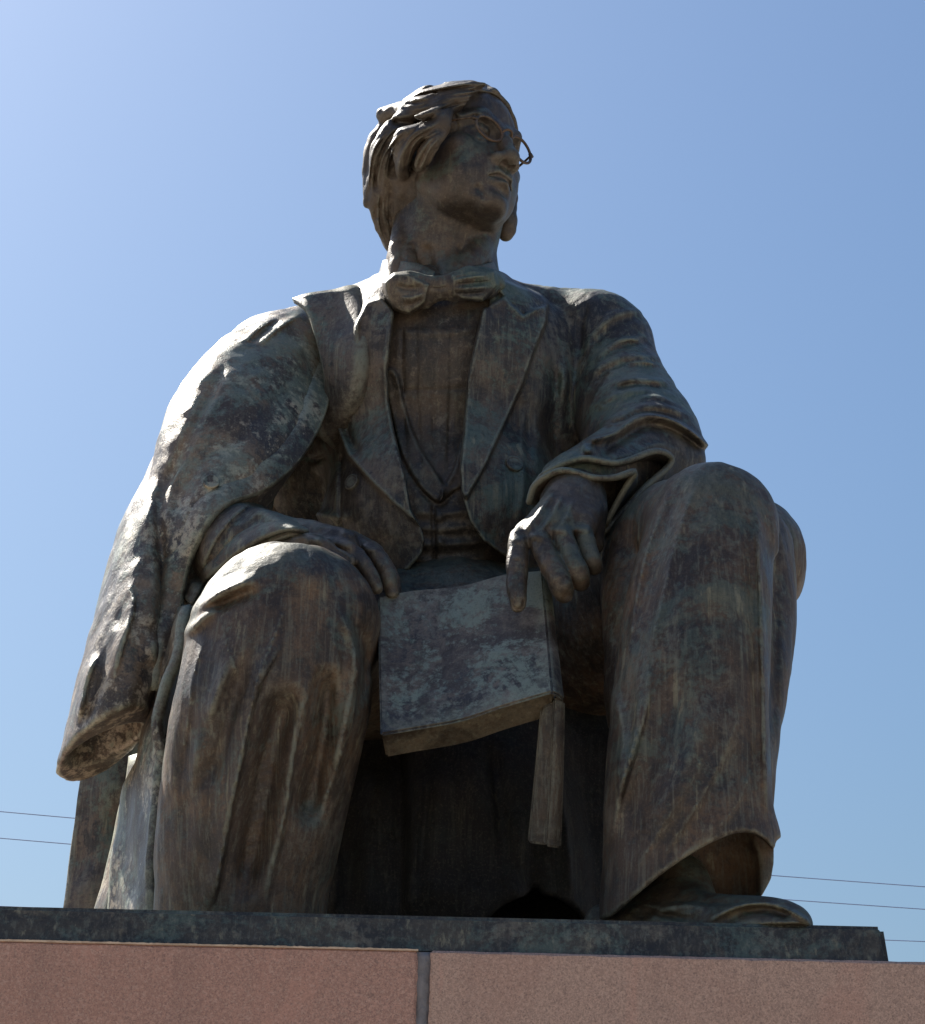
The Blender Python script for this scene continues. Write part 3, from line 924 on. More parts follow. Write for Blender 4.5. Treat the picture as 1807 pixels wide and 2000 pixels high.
# hem of his left leg, open over the shoe
hem = [(1150, 1812), (1196, 1790), (1240, 1752), (1298, 1704), (1350, 1668), (1400, 1641), (1448, 1626), (1488, 1636), (1515, 1668), (1522, 1700), (1513, 1735), (1500, 1765), (1490, 1920), (1120, 1920)]
f.carve(hem, y=(-.4, .33), k=.008, smooth=3)
f.carve([(1100, 1815), (1300, 1806), (1400, 1780), (1488, 1750), (1507, 1716), (1513, 1686), (1515, 1640), (1620, 1640), (1620, 1960), (1100, 1960)], y=(-.4, .75), k=.012, smooth=1)
f.tube([(1404, 1590, .31, 50), (1396, 1680, .31, 90), (1364, 1780, .30, 126), (1350, 1850, .30, 150)], k=.008, op='s')
f.plane((0, 0, BASE_TOP - .002), (0, 0, -1), .002)
put('trousers', f, M_TROUSER)

# shoe
f = Form(0.0055)
f.tube([(1250, 1800, .34, 52), (1330, 1797, .26, 52), (1420, 1797, .18, 46), (1500, 1800, .11, 44), (1550, 1808, .08, 38)], k=.03)
f.tube([(1330, 1725, .36, 58), (1345, 1780, .32, 62)], k=.06)
f.tube([(1180, 1805, .36, 40), (1300, 1808, .24, 44), (1420, 1812, .13, 44), (1545, 1822, .055, 40)], k=.01)
f.stroke([(1380, 1800), (1440, 1770), (1500, 1766), (1550, 1782), (1586, 1806)], 5, .013, (-.1, .4), 'ridge', .1)
f.stroke([(1400, 1812), (1450, 1786), (1505, 1778), (1560, 1800)], 10, -.014, (-.1, .4), 'ridge', .2)
f.stroke([(1230, 1790), (1290, 1785), (1350, 1800)], 8, -.008, (-.1, .5), 'ridge', .2)
f.stroke([(1260, 1800), (1320, 1770), (1390, 1775)], 7, .007, (-.1, .5), 'ridge', .2)
f.stroke([(1240, 1770), (1310, 1790), (1380, 1798)], 6, -.008, (-.1, .5), 'ridge', .2)
f.plane((0, 0, BASE_TOP - .002), (0, 0, -1), .002)
put('shoe', f, M_SHOE)

# ---------------------------------------------------------------- waistcoat, shirt
f = Form(0.0062)
f.vell(862, 770, 1.28, 215, 240, .27, k=.05)
f.vell(858, 1040, 1.24, 200, 200, .26, k=.10)
f.vell(868, 600, 1.26, 130, 90, .17, k=.08)
Yv = (0.6, 1.25)
f.relief([(752, 730), (768, 830), (786, 890), (820, 950), (858, 982), (868, 952), (846, 915), (818, 868), (796, 812), (776, 730)], .016, 4, Yv, lip=.004)
f.relief([(920, 870), (905, 944), (882, 962), (858, 982), (868, 950), (888, 910), (902, 850)], .014, 4, Yv, lip=.004)
f.relief([(700, 1150), (700, 900), (770, 890), (822, 962), (858, 990), (900, 955), (1000, 900), (1000, 1160)], .010, 4, Yv)
for x in (786, 813, 843, 882):
    f.stroke([(x, 630), (x + (1 if x < 850 else -1), 760), (x + (10 if x < 850 else -8), 930)], 3.0, -.006, Yv, 'ridge', .1)
f.stroke([(765, 760), (840, 762), (920, 758)], 3, -.005, Yv, 'ridge', .1)
f.stroke([(760, 644), (850, 650), (945, 640)], 9, .006, Yv, 'ridge', .2)
f.stroke([(846, 985), (848, 1060), (850, 1140)], 4, -.012, Yv, 'ridge', .05)
for yy, am in ((1000, .008), (1030, .009), (1062, .012), (1096, .012), (1128, .012)):
    f.stroke([(800, yy - 4), (845, yy + 3), (905, yy), (975, yy - 8)], 8, am, Yv, 'ridge', .2)
for q in ((832, 1012), (833, 1056), (834, 1100)):
    f.stroke([(q[0] + 26, q[1]), (q[0] + 27, q[1] + 1)], 7, .012, Yv, 'ridge', 0)
f.vell(868, 938, 1.03, 17, 20, .03, k=.02)
f.noise(.004, .07, 8, (1, 1, 2))
put('waistcoat', f, M_VEST)

# ---------------------------------------------------------------- jacket with both sleeves
f = Form(0.0052)
f.vell(862, 790, 1.32, 262, 290, .34, k=.05)
f.vell(872, 1040, 1.25, 250, 240, .35, k=.08)
f.vell(1060, 900, 1.42, 130, 300, .22, k=.08)
f.vell(600, 960, 1.56, 130, 300, .22, k=.06)
f.tube([(600, 690, 1.36, 82), (740, 640, 1.42, 86), (880, 628, 1.45, 84), (1040, 650, 1.42, 82), (1150, 668, 1.36, 88)], k=.08)
f.tube([(770, 590, 1.36, 46), (860, 578, 1.44, 56), (960, 590, 1.36, 46)], k=.07)
f.tube([(960, 575, 1.30, 34), (1040, 610, 1.32, 42), (1110, 626, 1.34, 54)], k=.05)
f.vell(1168, 638, 1.31, 62, 66, .13, k=.04)
# his left arm (right of the picture): shoulder, upper arm, elbow, forearm resting on the thigh
f.tube([(1152, 660, 1.32, 82), (1182, 668, 1.30, 86), (1202, 730, 1.24, 82), (1224, 800, 1.16, 98), (1250, 862, 1.06, 112), (1262, 905, .98, 108)], k=.045)
f.tube([(1268, 900, .98, 108), (1220, 915, .84, 86), (1165, 935, .72, 72), (1120, 950, .64, 66)], k=.03)
# his right forearm under the coat, to the cuff on the knee
f.tube([(520, 760, 1.30, 80), (460, 930, 1.18, 80), (440, 1030, 1.0, 84), (452, 1076, .82, 86), (535, 1070, .67, 62), (585, 1076, .60, 52)], k=.04)
Yj = (.45, 1.32)
# lapels
f.relief([(943, 600), (929, 665), (913, 739), (905, 851), (898, 915), (901, 962), (912, 975), (951, 906), (983, 835), (1022, 751), (1041, 694), (1067, 630), (1070, 594), (1022, 615), (985, 580)], .032, 4.5, Yj, smooth=1, lip=.006)
f.relief([(970, 552), (985, 549), (1012, 558), (1050, 572), (1062, 582), (1068, 594), (1024, 614), (1000, 592), (978, 575)], .020, 6, Yj, smooth=2)
f.relief([(770, 610), (765, 658), (757, 720), (760, 787), (771, 845), (791, 925), (804, 995), (824, 1034), (813, 1021), (771, 986), (727, 944), (678, 889), (656, 838), (650, 800), (668, 740), (690, 640), (715, 590), (745, 580)], .032, 4.5, Yj, smooth=1, lip=.006)
f.stroke([(690, 600), (697, 660), (693, 720), (668, 790)], 9, .022, Yj, 'ridge', .15)
f.stroke([(668, 800), (682, 850), (700, 890)], 8, -.016, Yj, 'ridge', .2)
# fronts: rolled edge, seams, pockets and the drag of the cloth
f.stroke([(901, 960), (919, 1018), (945, 1056), (988, 1086), (1020, 1095)], 7, .014, Yj, 'ridge', .05)
f.stroke([(826, 1031), (830, 1056), (823, 1082), (791, 1119)], 7, .014, Yj, 'ridge', .05)
f.stroke([(1076, 690), (1086, 760), (1078, 830), (1090, 890)], 14, -.014, Yj, 'ridge', .3)
f.stroke([(1098, 690), (1104, 745), (1092, 810)], 13, .016, Yj, 'ridge', .4)
f.stroke([(1062, 720), (1050, 800), (1052, 880), (1040, 960)], 18, .012, Yj, 'ridge', .3)
f.stroke([(1030, 760), (1018, 850), (1022, 960), (1005, 1040)], 9, .008, Yj, 'ridge', .3)
f.stroke([(700, 1000), (660, 1010), (610, 1005), (575, 1020)], 10, .012, Yj, 'ridge', .3)
f.stroke([(668, 880), (665, 980), (668, 1040)], 4, -.010, Yj, 'ridge', .1)
f.stroke([(640, 890), (610, 900), (580, 890)], 5, -.010, Yj, 'ridge', .1)
f.stroke([(760, 1040), (745, 1080), (760, 1120)], 20, -.012, Yj, 'ridge', .3)
# shoulder and sleeve wrinkles
f.stroke([(1152, 590), (1138, 620), (1134, 660), (1136, 720)], 8, -.010, (.9, 1.45), 'ridge', .25)
Ya = (.55, 1.6)
cr = [([(1140, 690), (1160, 650), (1190, 622), (1228, 606), (1262, 612)], .011, 6.5), ([(1150, 712), (1190, 676), (1226, 660), (1278, 655)], .008, 5), ([(1142, 745), (1180, 708), (1228, 694), (1310, 700)], .012, 7.5),
      ([(1190, 752), (1236, 738), (1330, 748)], .010, 6), ([(1140, 802), (1188, 776), (1236, 760), (1290, 758)], .008, 6), ([(1150, 838), (1215, 806), (1280, 790), (1365, 818)], .012, 7)]
for c, am, w in cr:
    f.stroke(c, w * 1.25, am * .85, Ya, 'fold', .25)
    f.stroke([(x + 5, y + 2.4 * w) for x, y in c], w * 1.3, -am * .8, Ya, 'ridge', .3)
for c in ([(1165, 640), (1190, 612), (1215, 604)], [(1190, 668), (1225, 660), (1262, 668)], [(1175, 728), (1205, 722), (1232, 705)], [(1210, 715), (1255, 706), (1300, 716)],
          [(1165, 795), (1195, 790), (1222, 772)], [(1230, 778), (1280, 772), (1325, 790)], [(1185, 830), (1215, 826), (1250, 806)], [(1150, 860), (1180, 850), (1200, 830)]):
    f.stroke(c, 4.5, .007, Ya, 'fold', .3)
f.stroke([(1140, 862), (1195, 846), (1250, 812), (1300, 814), (1345, 838), (1395, 880)], 6.5, .026, Ya, 'fold', .1)
f.stroke([(1160, 896), (1210, 862), (1262, 834), (1318, 842), (1395, 892)], 10, -.018, Ya, 'ridge', .15)
f.stroke([(1140, 860), (1146, 880), (1165, 872)], 7, .018, Ya, 'ridge', .3)
f.stroke([(1230, 884), (1290, 866), (1340, 884)], 9, .008, Ya, 'fold', .3)
f.stroke([(1170, 905), (1215, 890), (1262, 884)], 7, .006, Ya, 'ridge', .3)
f.stroke([(500, 975), (455, 1010), (415, 1065), (390, 1130)], 10, .012, (.4, 1.0), 'fold', .2)
f.stroke([(530, 1000), (480, 1035), (440, 1085), (410, 1140)], 9, -.008, (.4, 1.0), 'ridge', .2)
# his right forearm: creases at the elbow side, doubled cuff
f.stroke([(480, 985), (520, 1005), (570, 1030), (590, 1046)], 14, .014, (.4, 1.0), 'ridge', .3)
f.stroke([(400, 1120), (440, 1085), (500, 1050), (560, 1030), (592, 1036)], 5, .016, (.3, 1.0), 'fold', .08)
f.stroke([(410, 1140), (455, 1100), (520, 1060), (575, 1042), (600, 1044)], 5, -.016, (.3, 1.0), 'ridge', .08)
f.noise(.006, .11, 13, (1, 1, 1.8))
f.noise(.0026, .04, 15, (1, 1, 2))
f.noise(.0016, .018, 17, (1, 1, 1.6))
# open front
f.carve([(772, 560), (770, 612), (765, 658), (757, 720), (760, 787), (771, 845), (791, 925), (804, 995), (824, 1034), (830, 1056), (823, 1084), (789, 1122), (760, 1200), (1010, 1200), (1010, 1098), (988, 1087), (945, 1057), (919, 1019), (901, 962), (897, 915), (904, 851), (912, 739), (928, 665), (942, 602), (955, 560)], y=(.3, 1.22), k=.012, smooth=1)
f.carve([(772, 600), (764, 480), (860, 460), (968, 480), (955, 600)], y=(.6, 1.6), k=.012, smooth=1)
jacket = put('jacket', f, M_JACKET)

# ---------------------------------------------------------------- overcoat slung over his right shoulder
f = Form(0.0062)
f.tube([(640, 660, 1.32, 58), (560, 700, 1.24, 88), (478, 800, 1.09, 126), (428, 910, .95, 120), (372, 1025, .86, 70), (342, 1120, .80, 36), (336, 1200, .78, 26), (328, 1300, .78, 28), (300, 1430, .84, 28)], k=.05, flat=.8)
LF = (-.84, -.42, .34)
f.tube([(640, 650, 1.40, 50), (540, 682, 1.36, 58), (482, 716, 1.32, 72), (415, 806, 1.19, 92), (340, 945, 1.03, 108), (288, 1080, .93, 114)], k=.03, flat=.48, fdir=np.array(LF))
f.tube([(300, 1050, .95, 108), (288, 1080, .93, 112), (254, 1220, .88, 128), (222, 1360, .86, 140), (198, 1480, .86, 146), (188, 1560, .86, 136)], k=.06, flat=.46, fdir=np.array((-.93, -.30, .20)))
f.tube([(520, 700, 1.32, 80), (440, 800, 1.24, 80), (390, 920, 1.12, 80), (350, 1040, 1.02, 60)], k=.05)
f.tube([(560, 700, 1.20, 40), (545, 830, 1.01, 58), (480, 908, .88, 54), (408, 985, .80, 44), (358, 1080, .76, 28)], k=.05)
# skirts behind the leg
f.tube([(640, 760, 1.62, 130), (540, 1050, 1.66, 170), (480, 1350, 1.70, 200), (440, 1800, 1.7, 220)], k=.05)
Yc = (.4, 1.5)
f.stroke([(640, 735), (634, 790), (604, 862), (560, 922), (505, 960), (440, 985), (395, 1040), (360, 1115)], 8, .014, Yc, 'ridge', .06)
f.stroke([(598, 610), (548, 640), (505, 680), (450, 765)], 4.5, .010, (1.0, 1.5), 'fold', .25)
f.stroke([(555, 622), (515, 645), (475, 690)], 5, -.007, (1.0, 1.5), 'ridge', .3)
f.stroke([(540, 622), (500, 648), (462, 690), (425, 760)], 4.5, .008, (1.0, 1.5), 'fold', .25)
f.stroke([(450, 690), (402, 790), (352, 890), (318, 985)], 10, -.010, (.8, 1.5), 'ridge', .25)
f.stroke([(330, 900), (312, 1000), (316, 1100), (330, 1190), (332, 1260)], 12, -.012, (.6, 1.4), 'ridge', .2)
# sleeve: diagonal pulls
f.stroke([(250, 1130), (262, 1180), (240, 1260), (218, 1340)], 9, .010, (.6, 1.2), 'fold', .3)
f.stroke([(220, 1230), (200, 1300), (175, 1380), (150, 1440)], 9, -.008, (.6, 1.2), 'ridge', .3)
f.stroke([(190, 1260), (165, 1340), (150, 1420)], 8, .013, (.6, 1.2), 'ridge', .3)
f.stroke([(300, 1220), (310, 1300), (298, 1380)], 14, .010, (.6, 1.2), 'ridge', .3)
f.stroke([(300, 1560), (285, 1660), (292, 1790)], 6, .014, (.5, 1.0), 'ridge', .1)
f.stroke([(255, 1600), (245, 1700), (238, 1790)], 7, .008, (.5, 1.0), 'ridge', .2)
f.noise(.0035, .085, 23, (1, 1, 1.6))
f.noise(.0026, .03, 25, (1, 1, 1.6))
# cuff of the empty sleeve
q0, q1, q2 = P(238, 1374, .60), P(98, 1524, .95), P(290, 1440, .93)
n = np.cross(q1 - q0, q2 - q0); n = n / np.linalg.norm(n)
if n[2] > 0: n = -n
loc, hic = P(40, 1600, 1.2) - np.array([0, 0, .3]), P(296, 1330, .6) + np.array([0, 0, 0])
f.plane(q0, n, .012, np.array([P(40, 1500, 1.0)[0], .5, float(P(100, 1760, 1.0)[2])]), np.array([P(297, 1400, .9)[0], 1.22, float(q0[2]) + .3]))
f.tube([(220, 1430, .85, 66), (200, 1490, .86, 78), (186, 1580, .87, 78)], k=.012, op='s', flat=.8, fdir=np.array(LF))
f.plane((0, 0, BASE_TOP - .002), (0, 0, -1), .002)
coat = put('overcoat', f, M_COAT)

# ---------------------------------------------------------------- head and hands (the body)
HS = 0.472                                        # chin to crown, metres
yaw, tilt, hroll = math.radians(46), math.radians(6), math.radians(6)
HF = np.array([math.sin(yaw) * math.cos(tilt), -math.cos(yaw) * math.cos(tilt), math.sin(tilt)])
HL = np.cross(np.array([0, 0, 1.0]), HF); HL /= np.linalg.norm(HL)
HU = np.cross(HF, HL)
HL, HU = HL * math.cos(hroll) - HU * math.sin(hroll), HU * math.cos(hroll) + HL * math.sin(hroll)
HU *= np.sign(HU[2])
HO = P(899, 316, 1.12)
HAX = (HL, HF, HU)
def hp(l, f_, u): return HO + HS * (l * HL + f_ * HF + u * HU)
def hell(F_, c, r, k=.05, op='u'): F_.ell(hp(*c), np.array(r) * HS, k * HS, op, HAX)
def hcap(F_, pts, k=.05, op='u'):
    for a, b in zip(pts[:-1], pts[1:]): F_.cap(hp(*a[:3]), a[3] * HS, hp(*b[:3]), b[3] * HS, k * HS, op)

f = Form(0.0032)
hell(f, (0, -.07, .14), (.325, .40, .35), .05)
hell(f, (-.01, .14, .20), (.25, .195, .22), .10)
hell(f, (0, .10, -.12), (.245, .245, .36), .10)
for s in (-1, 1):
    hcap(f, [(s * .215, -.05, -.24, .062), (s * .165, .09, -.345, .062), (s * .07, .235, -.43, .062)], .14)
    hell(f, (s * .212, .170, -.100), (.085, .10, .062), .07)
    hcap(f, [(s * .050, .335, .070, .040), (s * .14, .318, .100, .042), (s * .230, .222, .070, .038)], .045)
    hell(f, (s * .155, .19, -.23), (.090, .10, .13), .12)
hell(f, (0, .285, -.455), (.085, .080, .064), .06)
hell(f, (0, .275, -.275), (.115, .10, .115), .09)
hcap(f, [(0, .328, .05, .036), (0, .378, -.06, .040), (0, .418, -.165, .048)], .04)
hell(f, (0, .430, -.185), (.056, .050, .046), .03)
for s in (-1, 1):
    hell(f, (s * .064, .372, -.198), (.042, .056, .038), .03)
    hell(f, (s * .135, .352, -.012), (.088, .082, .058), .045, 's')
    hell(f, (s * .128, .235, -.012), (.070, .070, .062), .015)
    hcap(f, [(s * .062, .285, -.012, .013), (s * .100, .308, .024, .016), (s * .145, .303, .030, .017), (s * .200, .252, .000, .014)], .02)
    hcap(f, [(s * .062, .285, -.018, .012), (s * .105, .300, -.052, .013), (s * .150, .292, -.055, .013), (s * .200, .248, -.012, .012)], .02)
    hell(f, (s * .033, .400, -.236), (.021, .032, .024), .010, 's')
hcap(f, [(-.105, .305, -.322, .014), (-.045, .362, -.292, .022), (0, .372, -.298, .020), (.045, .362, -.292, .022), (.105, .305, -.322, .014)], .025)
hcap(f, [(-.080, .320, -.350, .014), (0, .362, -.356, .028), (.080, .320, -.350, .014)], .025)
hcap(f, [(-.128, .290, -.324, .006), (-.05, .375, -.320, .011), (0, .392, -.326, .011), (.05, .375, -.320, .011), (.118, .305, -.322, .006)], .012, 's')
hcap(f, [(-.05, .370, -.402, .018), (0, .386, -.402, .028), (.05, .372, -.402, .022)], .04, 's')
hcap(f, [(0, .398, -.240, .008), (0, .385, -.280, .008)], .02, 's')
for s in (-1, 1):                                   # ears
    hell(f, (s * .325, -.06, -.07), (.034, .080, .125), .03)
    hell(f, (s * .318, -.03, -.185), (.030, .045, .045), .03)
    hell(f, (s * .362, -.045, -.06), (.025, .048, .075), .02, 's')
# neck
f.tube([(872, 402, 1.195, 84), (864, 490, 1.23, 91), (860, 590, 1.30, 108)], k=.085)
f.tube([(812, 380, 1.17, 6), (794, 430, 1.165, 11), (780, 485, 1.13, 14), (783, 545, 1.10, 18)], k=.06)
f.tube([(812, 440, 1.15, 5), (800, 490, 1.11, 9), (806, 545, 1.07, 12)], k=.03)
f.tube([(950, 440, 1.2, 22), (925, 500, 1.13, 22), (880, 545, 1.07, 20)], k=.05)
f.tube([(874, 490, 1.12, 14), (868, 530, 1.11, 18)], k=.06)
f.stroke([(833, 470), (840, 510), (845, 540)], 10, -.010, (.8, 1.3))
f.stroke([(905, 470), (895, 510), (885, 540)], 9, -.008, (.8, 1.3))
f.stroke([(880, 205), (900, 225), (930, 218), (960, 235)], 6, .008, (.7, 1.3))
f.stroke([(925, 360), (940, 375), (952, 395)], 7, -.006, (.7, 1.3))
f.noise(.0022, .03, 31)
body_parts = [f.mesh(1)]

# his left hand over the top of the book
f = Form(0.0036)
f.tube([(1165, 925, .72, 36), (1130, 958, .62, 46), (1112, 985, .55, 56)], k=.03, flat=.8)
f.tube([(1118, 965, .56, 40), (1070, 1012, .47, 30), (1016, 1052, .42, 21)], k=.03)
f.tube([(1122, 970, .55, 40), (1085, 1010, .46, 30), (1052, 1046, .405, 22)], k=.03)
f.tube([(1130, 970, .55, 42), (1110, 1008, .46, 32), (1094, 1036, .415, 23)], k=.03)
f.tube([(1140, 975, .56, 40), (1138, 1010, .48, 30), (1136, 1034, .44, 22)], k=.03)
f.tube([(1150, 1010, .55, 32), (1150, 1060, .53, 30)], k=.03)
# index finger straight down the cover, the others folding behind the spine
f.tube([(1016, 1052, .415, 21), (1011, 1095, .395, 21.5), (1010, 1140, .38, 20), (1012, 1180, .372, 16)], k=.006)
f.tube([(1048, 1046, .40, 21), (1072, 1095, .375, 22), (1096, 1143, .36, 22), (1102, 1160, .42, 18), (1098, 1150, .50, 17)], k=.006)
f.tube([(1094, 1034, .41, 21), (1112, 1080, .385, 21), (1131, 1122, .375, 20), (1135, 1138, .43, 17), (1128, 1130, .50, 16)], k=.006)
f.tube([(1136, 1032, .435, 20), (1148, 1070, .415, 19), (1158, 1098, .41, 17.5), (1160, 1108, .46, 15), (1150, 1100, .52, 14)], k=.006)
Yh = (.2, .62)
f.stroke([(1085, 955), (1060, 990), (1018, 1046)], 7, .010, Yh, 'ridge', .2)
f.stroke([(1100, 965), (1080, 1000), (1052, 1042)], 6, .009, Yh, 'ridge', .2)
f.stroke([(1120, 975), (1108, 1005), (1094, 1030)], 6, .007, Yh, 'ridge', .2)
f.stroke([(1088, 985), (1065, 1015), (1040, 1040)], 5, -.007, Yh, 'ridge', .3)
f.stroke([(1110, 990), (1095, 1012), (1078, 1035)], 6, -.006, Yh, 'ridge', .3)
for x, y in ((1014, 1054), (1050, 1046), (1094, 1034), (1136, 1033)):
    f.stroke([(x - 8, y), (x + 8, y + 1)], 8, .007, Yh, 'ridge', 0)
for x, y in ((1011, 1095), (1012, 1102)):
    f.stroke([(x - 14, y), (x + 14, y + 1)], 2.5, -.003, Yh, 'ridge', .2)
f.stroke([(1001, 1172), (1003, 1184), (1012, 1190), (1021, 1184), (1022, 1170)], 2.2, -.004, Yh, 'ridge', .1)
f.stroke([(1011, 1090), (1011, 1098)], 12, .004, Yh, 'ridge', 0)
f.noise(.0022, .022, 33)
body_parts.append(f.mesh(1))

# his right hand on the knee
f = Form(0.0036)
f.tube([(548, 1066, .66, 42), (590, 1062, .60, 44), (640, 1066, .55, 34), (672, 1072, .53, 30)], k=.03, flat=.8)
f.tube([(550, 1080, .57, 20), (590, 1068, .53, 22), (613, 1064, .50, 18), (645, 1081, .475, 16), (682, 1097, .46, 14.5)], k=.012)
f.tube([(630, 1056, .55, 22), (652, 1064, .52, 18), (686, 1078, .49, 16.5), (716, 1108, .47, 15), (736, 1148, .47, 13)], k=.010)
f.tube([(640, 1050, .60, 20), (680, 1054, .57, 18), (722, 1076, .54, 17), (752, 1112, .52, 16), (766, 1158, .52, 14)], k=.008)
f.tube([(640, 1052, .66, 20), (690, 1056, .64, 17), (735, 1082, .62, 16), (764, 1125, .60, 15), (772, 1165, .60, 13)], k=.008)
f.tube([(640, 1056, .72, 19), (690, 1066, .70, 16), (728, 1096, .68, 15), (755, 1140, .66, 13)], k=.008)
Yh = (.3, .8)
for x, y in ((614, 1055), (650, 1055), (675, 1062), (680, 1042), (722, 1070)):
    f.stroke([(x - 7, y), (x + 7, y + 3)], 8, .007, Yh, 'ridge', 0)
f.stroke([(640, 1070), (665, 1082), (690, 1100)], 4, -.006, Yh, 'ridge', .2)
f.stroke([(560, 1052), (600, 1048), (645, 1058)], 7, .006, Yh, 'ridge', .3)
f.noise(.0022, .022, 35)
body_parts.append(f.mesh(1))
for nm, (v, q) in zip(('head', 'hand', 'hand'), body_parts):
    link_mesh(nm, v, q, M_SKIN, statue)
print('body', round(time.time() - T0, 1))

# ---------------------------------------------------------------- hair
f = Form(0.0031)
hell(f, (0, -.09, .17), (.40, .462, .392), .04)
hell(f, (-.04, -.24, -.04), (.345, .30, .33), .08)
f.tube([(786, 335, 1.13, 46), (766, 395, 1.18, 36), (765, 445, 1.22, 21), (770, 488, 1.24, 8)], k=.05)
# waves seen from the front right of the head
f.tube([(962, 190, .98, 15), (925, 184, .97, 22), (880, 196, .955, 25), (838, 208, .97, 24), (796, 216, 1.02, 19), (762, 220, 1.06, 13), (742, 222, 1.08, 7)], k=.03)
f.tube([(981, 216, .98, 6), (971, 194, 1.02, 13), (945, 179, 1.08, 15), (905, 178, 1.14, 16)], k=.02)
f.tube([(872, 224, .925, 14), (842, 244, .90, 22), (812, 262, .91, 26), (792, 290, .945, 25), (785, 320, 1.00, 17), (786, 344, 1.05, 8)], k=.04)
f.tube([(862, 254, .915, 10), (842, 278, .90, 17), (830, 302, .92, 14), (822, 322, .965, 7)], k=.03)
f.tube([(800, 240, 1.0, 22), (770, 266, 1.02, 28), (756, 312, 1.06, 27), (754, 350, 1.11, 18), (756, 380, 1.16, 8)], k=.04)
f.tube([(772, 246, 1.10, 22), (742, 288, 1.13, 24), (731, 340, 1.15, 22), (727, 380, 1.16, 15), (717, 401, 1.17, 7)], k=.025)
f.tube([(750, 360, 1.13, 25), (746, 405, 1.17, 23), (752, 445, 1.20, 16), (767, 488, 1.22, 7)], k=.025)
# lock behind the far jaw
f.tube([(940, 300, 1.22, 40), (972, 350, 1.24, 34), (985, 400, 1.24, 21), (991, 436, 1.235, 17), (986, 462, 1.23, 9)], k=.03)
# shape of the hairline
hell(f, (.02, .40, .03), (.33, .30, .335), .02, 's')
hell(f, (.03, .30, -.28), (.33, .42, .36), .03, 's')
Yk = (.6, 1.5)
R_ = random.Random(7)
# big hollows between the waves
for c, w, am in (([(862, 226), (826, 238), (792, 240), (756, 238)], 8, -.020), ([(800, 258), (776, 284), (766, 325), (764, 355)], 7, -.016), ([(842, 262), (815, 288), (803, 320), (800, 345)], 5, -.010),
                 ([(760, 262), (742, 300), (736, 345), (738, 385)], 6, -.010), ([(930, 172), (890, 176), (850, 184), (815, 190)], 6, -.010), ([(902, 198), (870, 210), (850, 226)], 6, -.008),
                 ([(770, 352), (762, 400), (764, 440)], 7, -.012), ([(745, 395), (735, 412), (738, 430)], 5, -.008), ([(860, 176), (838, 196), (800, 204)], 5, -.008)):
    f.stroke(c, w, am, Yk, 'ridge', .2)
flows = [[(962, 182), (912, 188), (870, 200), (820, 211), (760, 221)], [(978, 206), (960, 190), (925, 190)], [(948, 170), (905, 170), (862, 178), (826, 188), (800, 200)],
         [(868, 234), (836, 252), (806, 272), (790, 305), (784, 345)], [(858, 262), (838, 286), (822, 312), (814, 335)],
         [(796, 248), (766, 276), (752, 315), (748, 358)], [(770, 256), (742, 296), (731, 342), (727, 388)],
         [(752, 372), (748, 405), (753, 440), (768, 485)]]
for fl in flows:
    A = np.array(fl, float)
    T = np.gradient(A, axis=0); T /= np.linalg.norm(T, axis=1)[:, None]
    N = np.stack([-T[:, 1], T[:, 0]], 1)
    for o in (-15, -9.5, -4, 1.5, 7, 12.5):
        q = A + N * (o + R_.uniform(-1.5, 1.5)) + np.array([[R_.uniform(-2.5, 2.5), R_.uniform(-2.5, 2.5)] for _ in A])
        f.stroke([tuple(z) for z in q], R_.uniform(1.7, 2.8), R_.choice((-1, 1)) * R_.uniform(.003, .006), Yk, 'ridge', .3)
f.noise(.005, .05, 41)
f.noise(.002, .02, 43)
put('hair', f, M_HAIR)

# ---------------------------------------------------------------- spectacles
parts = []
for s in (-1, 1):
    c = (s * .142, .378, -.022); pts = []
    for i in range(40):
        a = 2 * math.pi * i / 40
        x, z = .102 * math.cos(a), .080 * math.sin(a)
        pts.append(hp(c[0] + x, c[1] - abs(c[0] + x) * .12 + .018, c[2] + z))
    parts.append(tube_mesh(pts, .0044, 8, True))
    parts.append(tube_mesh(spline([hp(s * .238, .368, .0), hp(s * .262, .345, .012), hp(s * .31, .20, .03), hp(s * .345, .0, .03), hp(s * .345, -.08, .01)], 5), .0035, 8))
    parts.append(tube_mesh([hp(s * .236, .370, .0), hp(s * .266, .356, .006)], .006, 8))
parts.append(tube_mesh(spline([hp(-.044, .386, -.0), hp(-.025, .412, .018), hp(.0, .420, .024), hp(.025, .412, .018), hp(.044, .386, -.0)], 4), .0040, 8))
V, Fc = join(parts)
link_mesh('spectacles', V, Fc, M_SPEC, statue)

# ---------------------------------------------------------------- collar, bow tie, cuffs, book, buttons
def ring_sheet(name, rows, thick, mat, parent, nu=5, nv=5, wob=0.0, seed=1):
    return sheet(name, rows, thick, mat, parent, nu, nv, False, wob, seed)

# shirt collar standing round the neck
sheet('shirt_collar', [[(966, 508, 1.26), (955, 515, 1.16), (930, 522, 1.08), (895, 530, 1.03)],
                       [(972, 540, 1.26), (960, 545, 1.15), (930, 556, 1.07), (890, 560, 1.02)]], .016, M_SKIN, statue, 5, 3)
sheet('shirt_collar', [[(752, 512, 1.30), (757, 510, 1.20), (786, 513, 1.08), (820, 519, 1.03), (847, 533, 1.01)],
                       [(742, 545, 1.30), (748, 545, 1.18), (780, 552, 1.06), (815, 556, 1.02), (838, 556, 1.00)]], .016, M_SKIN, statue, 5, 3)
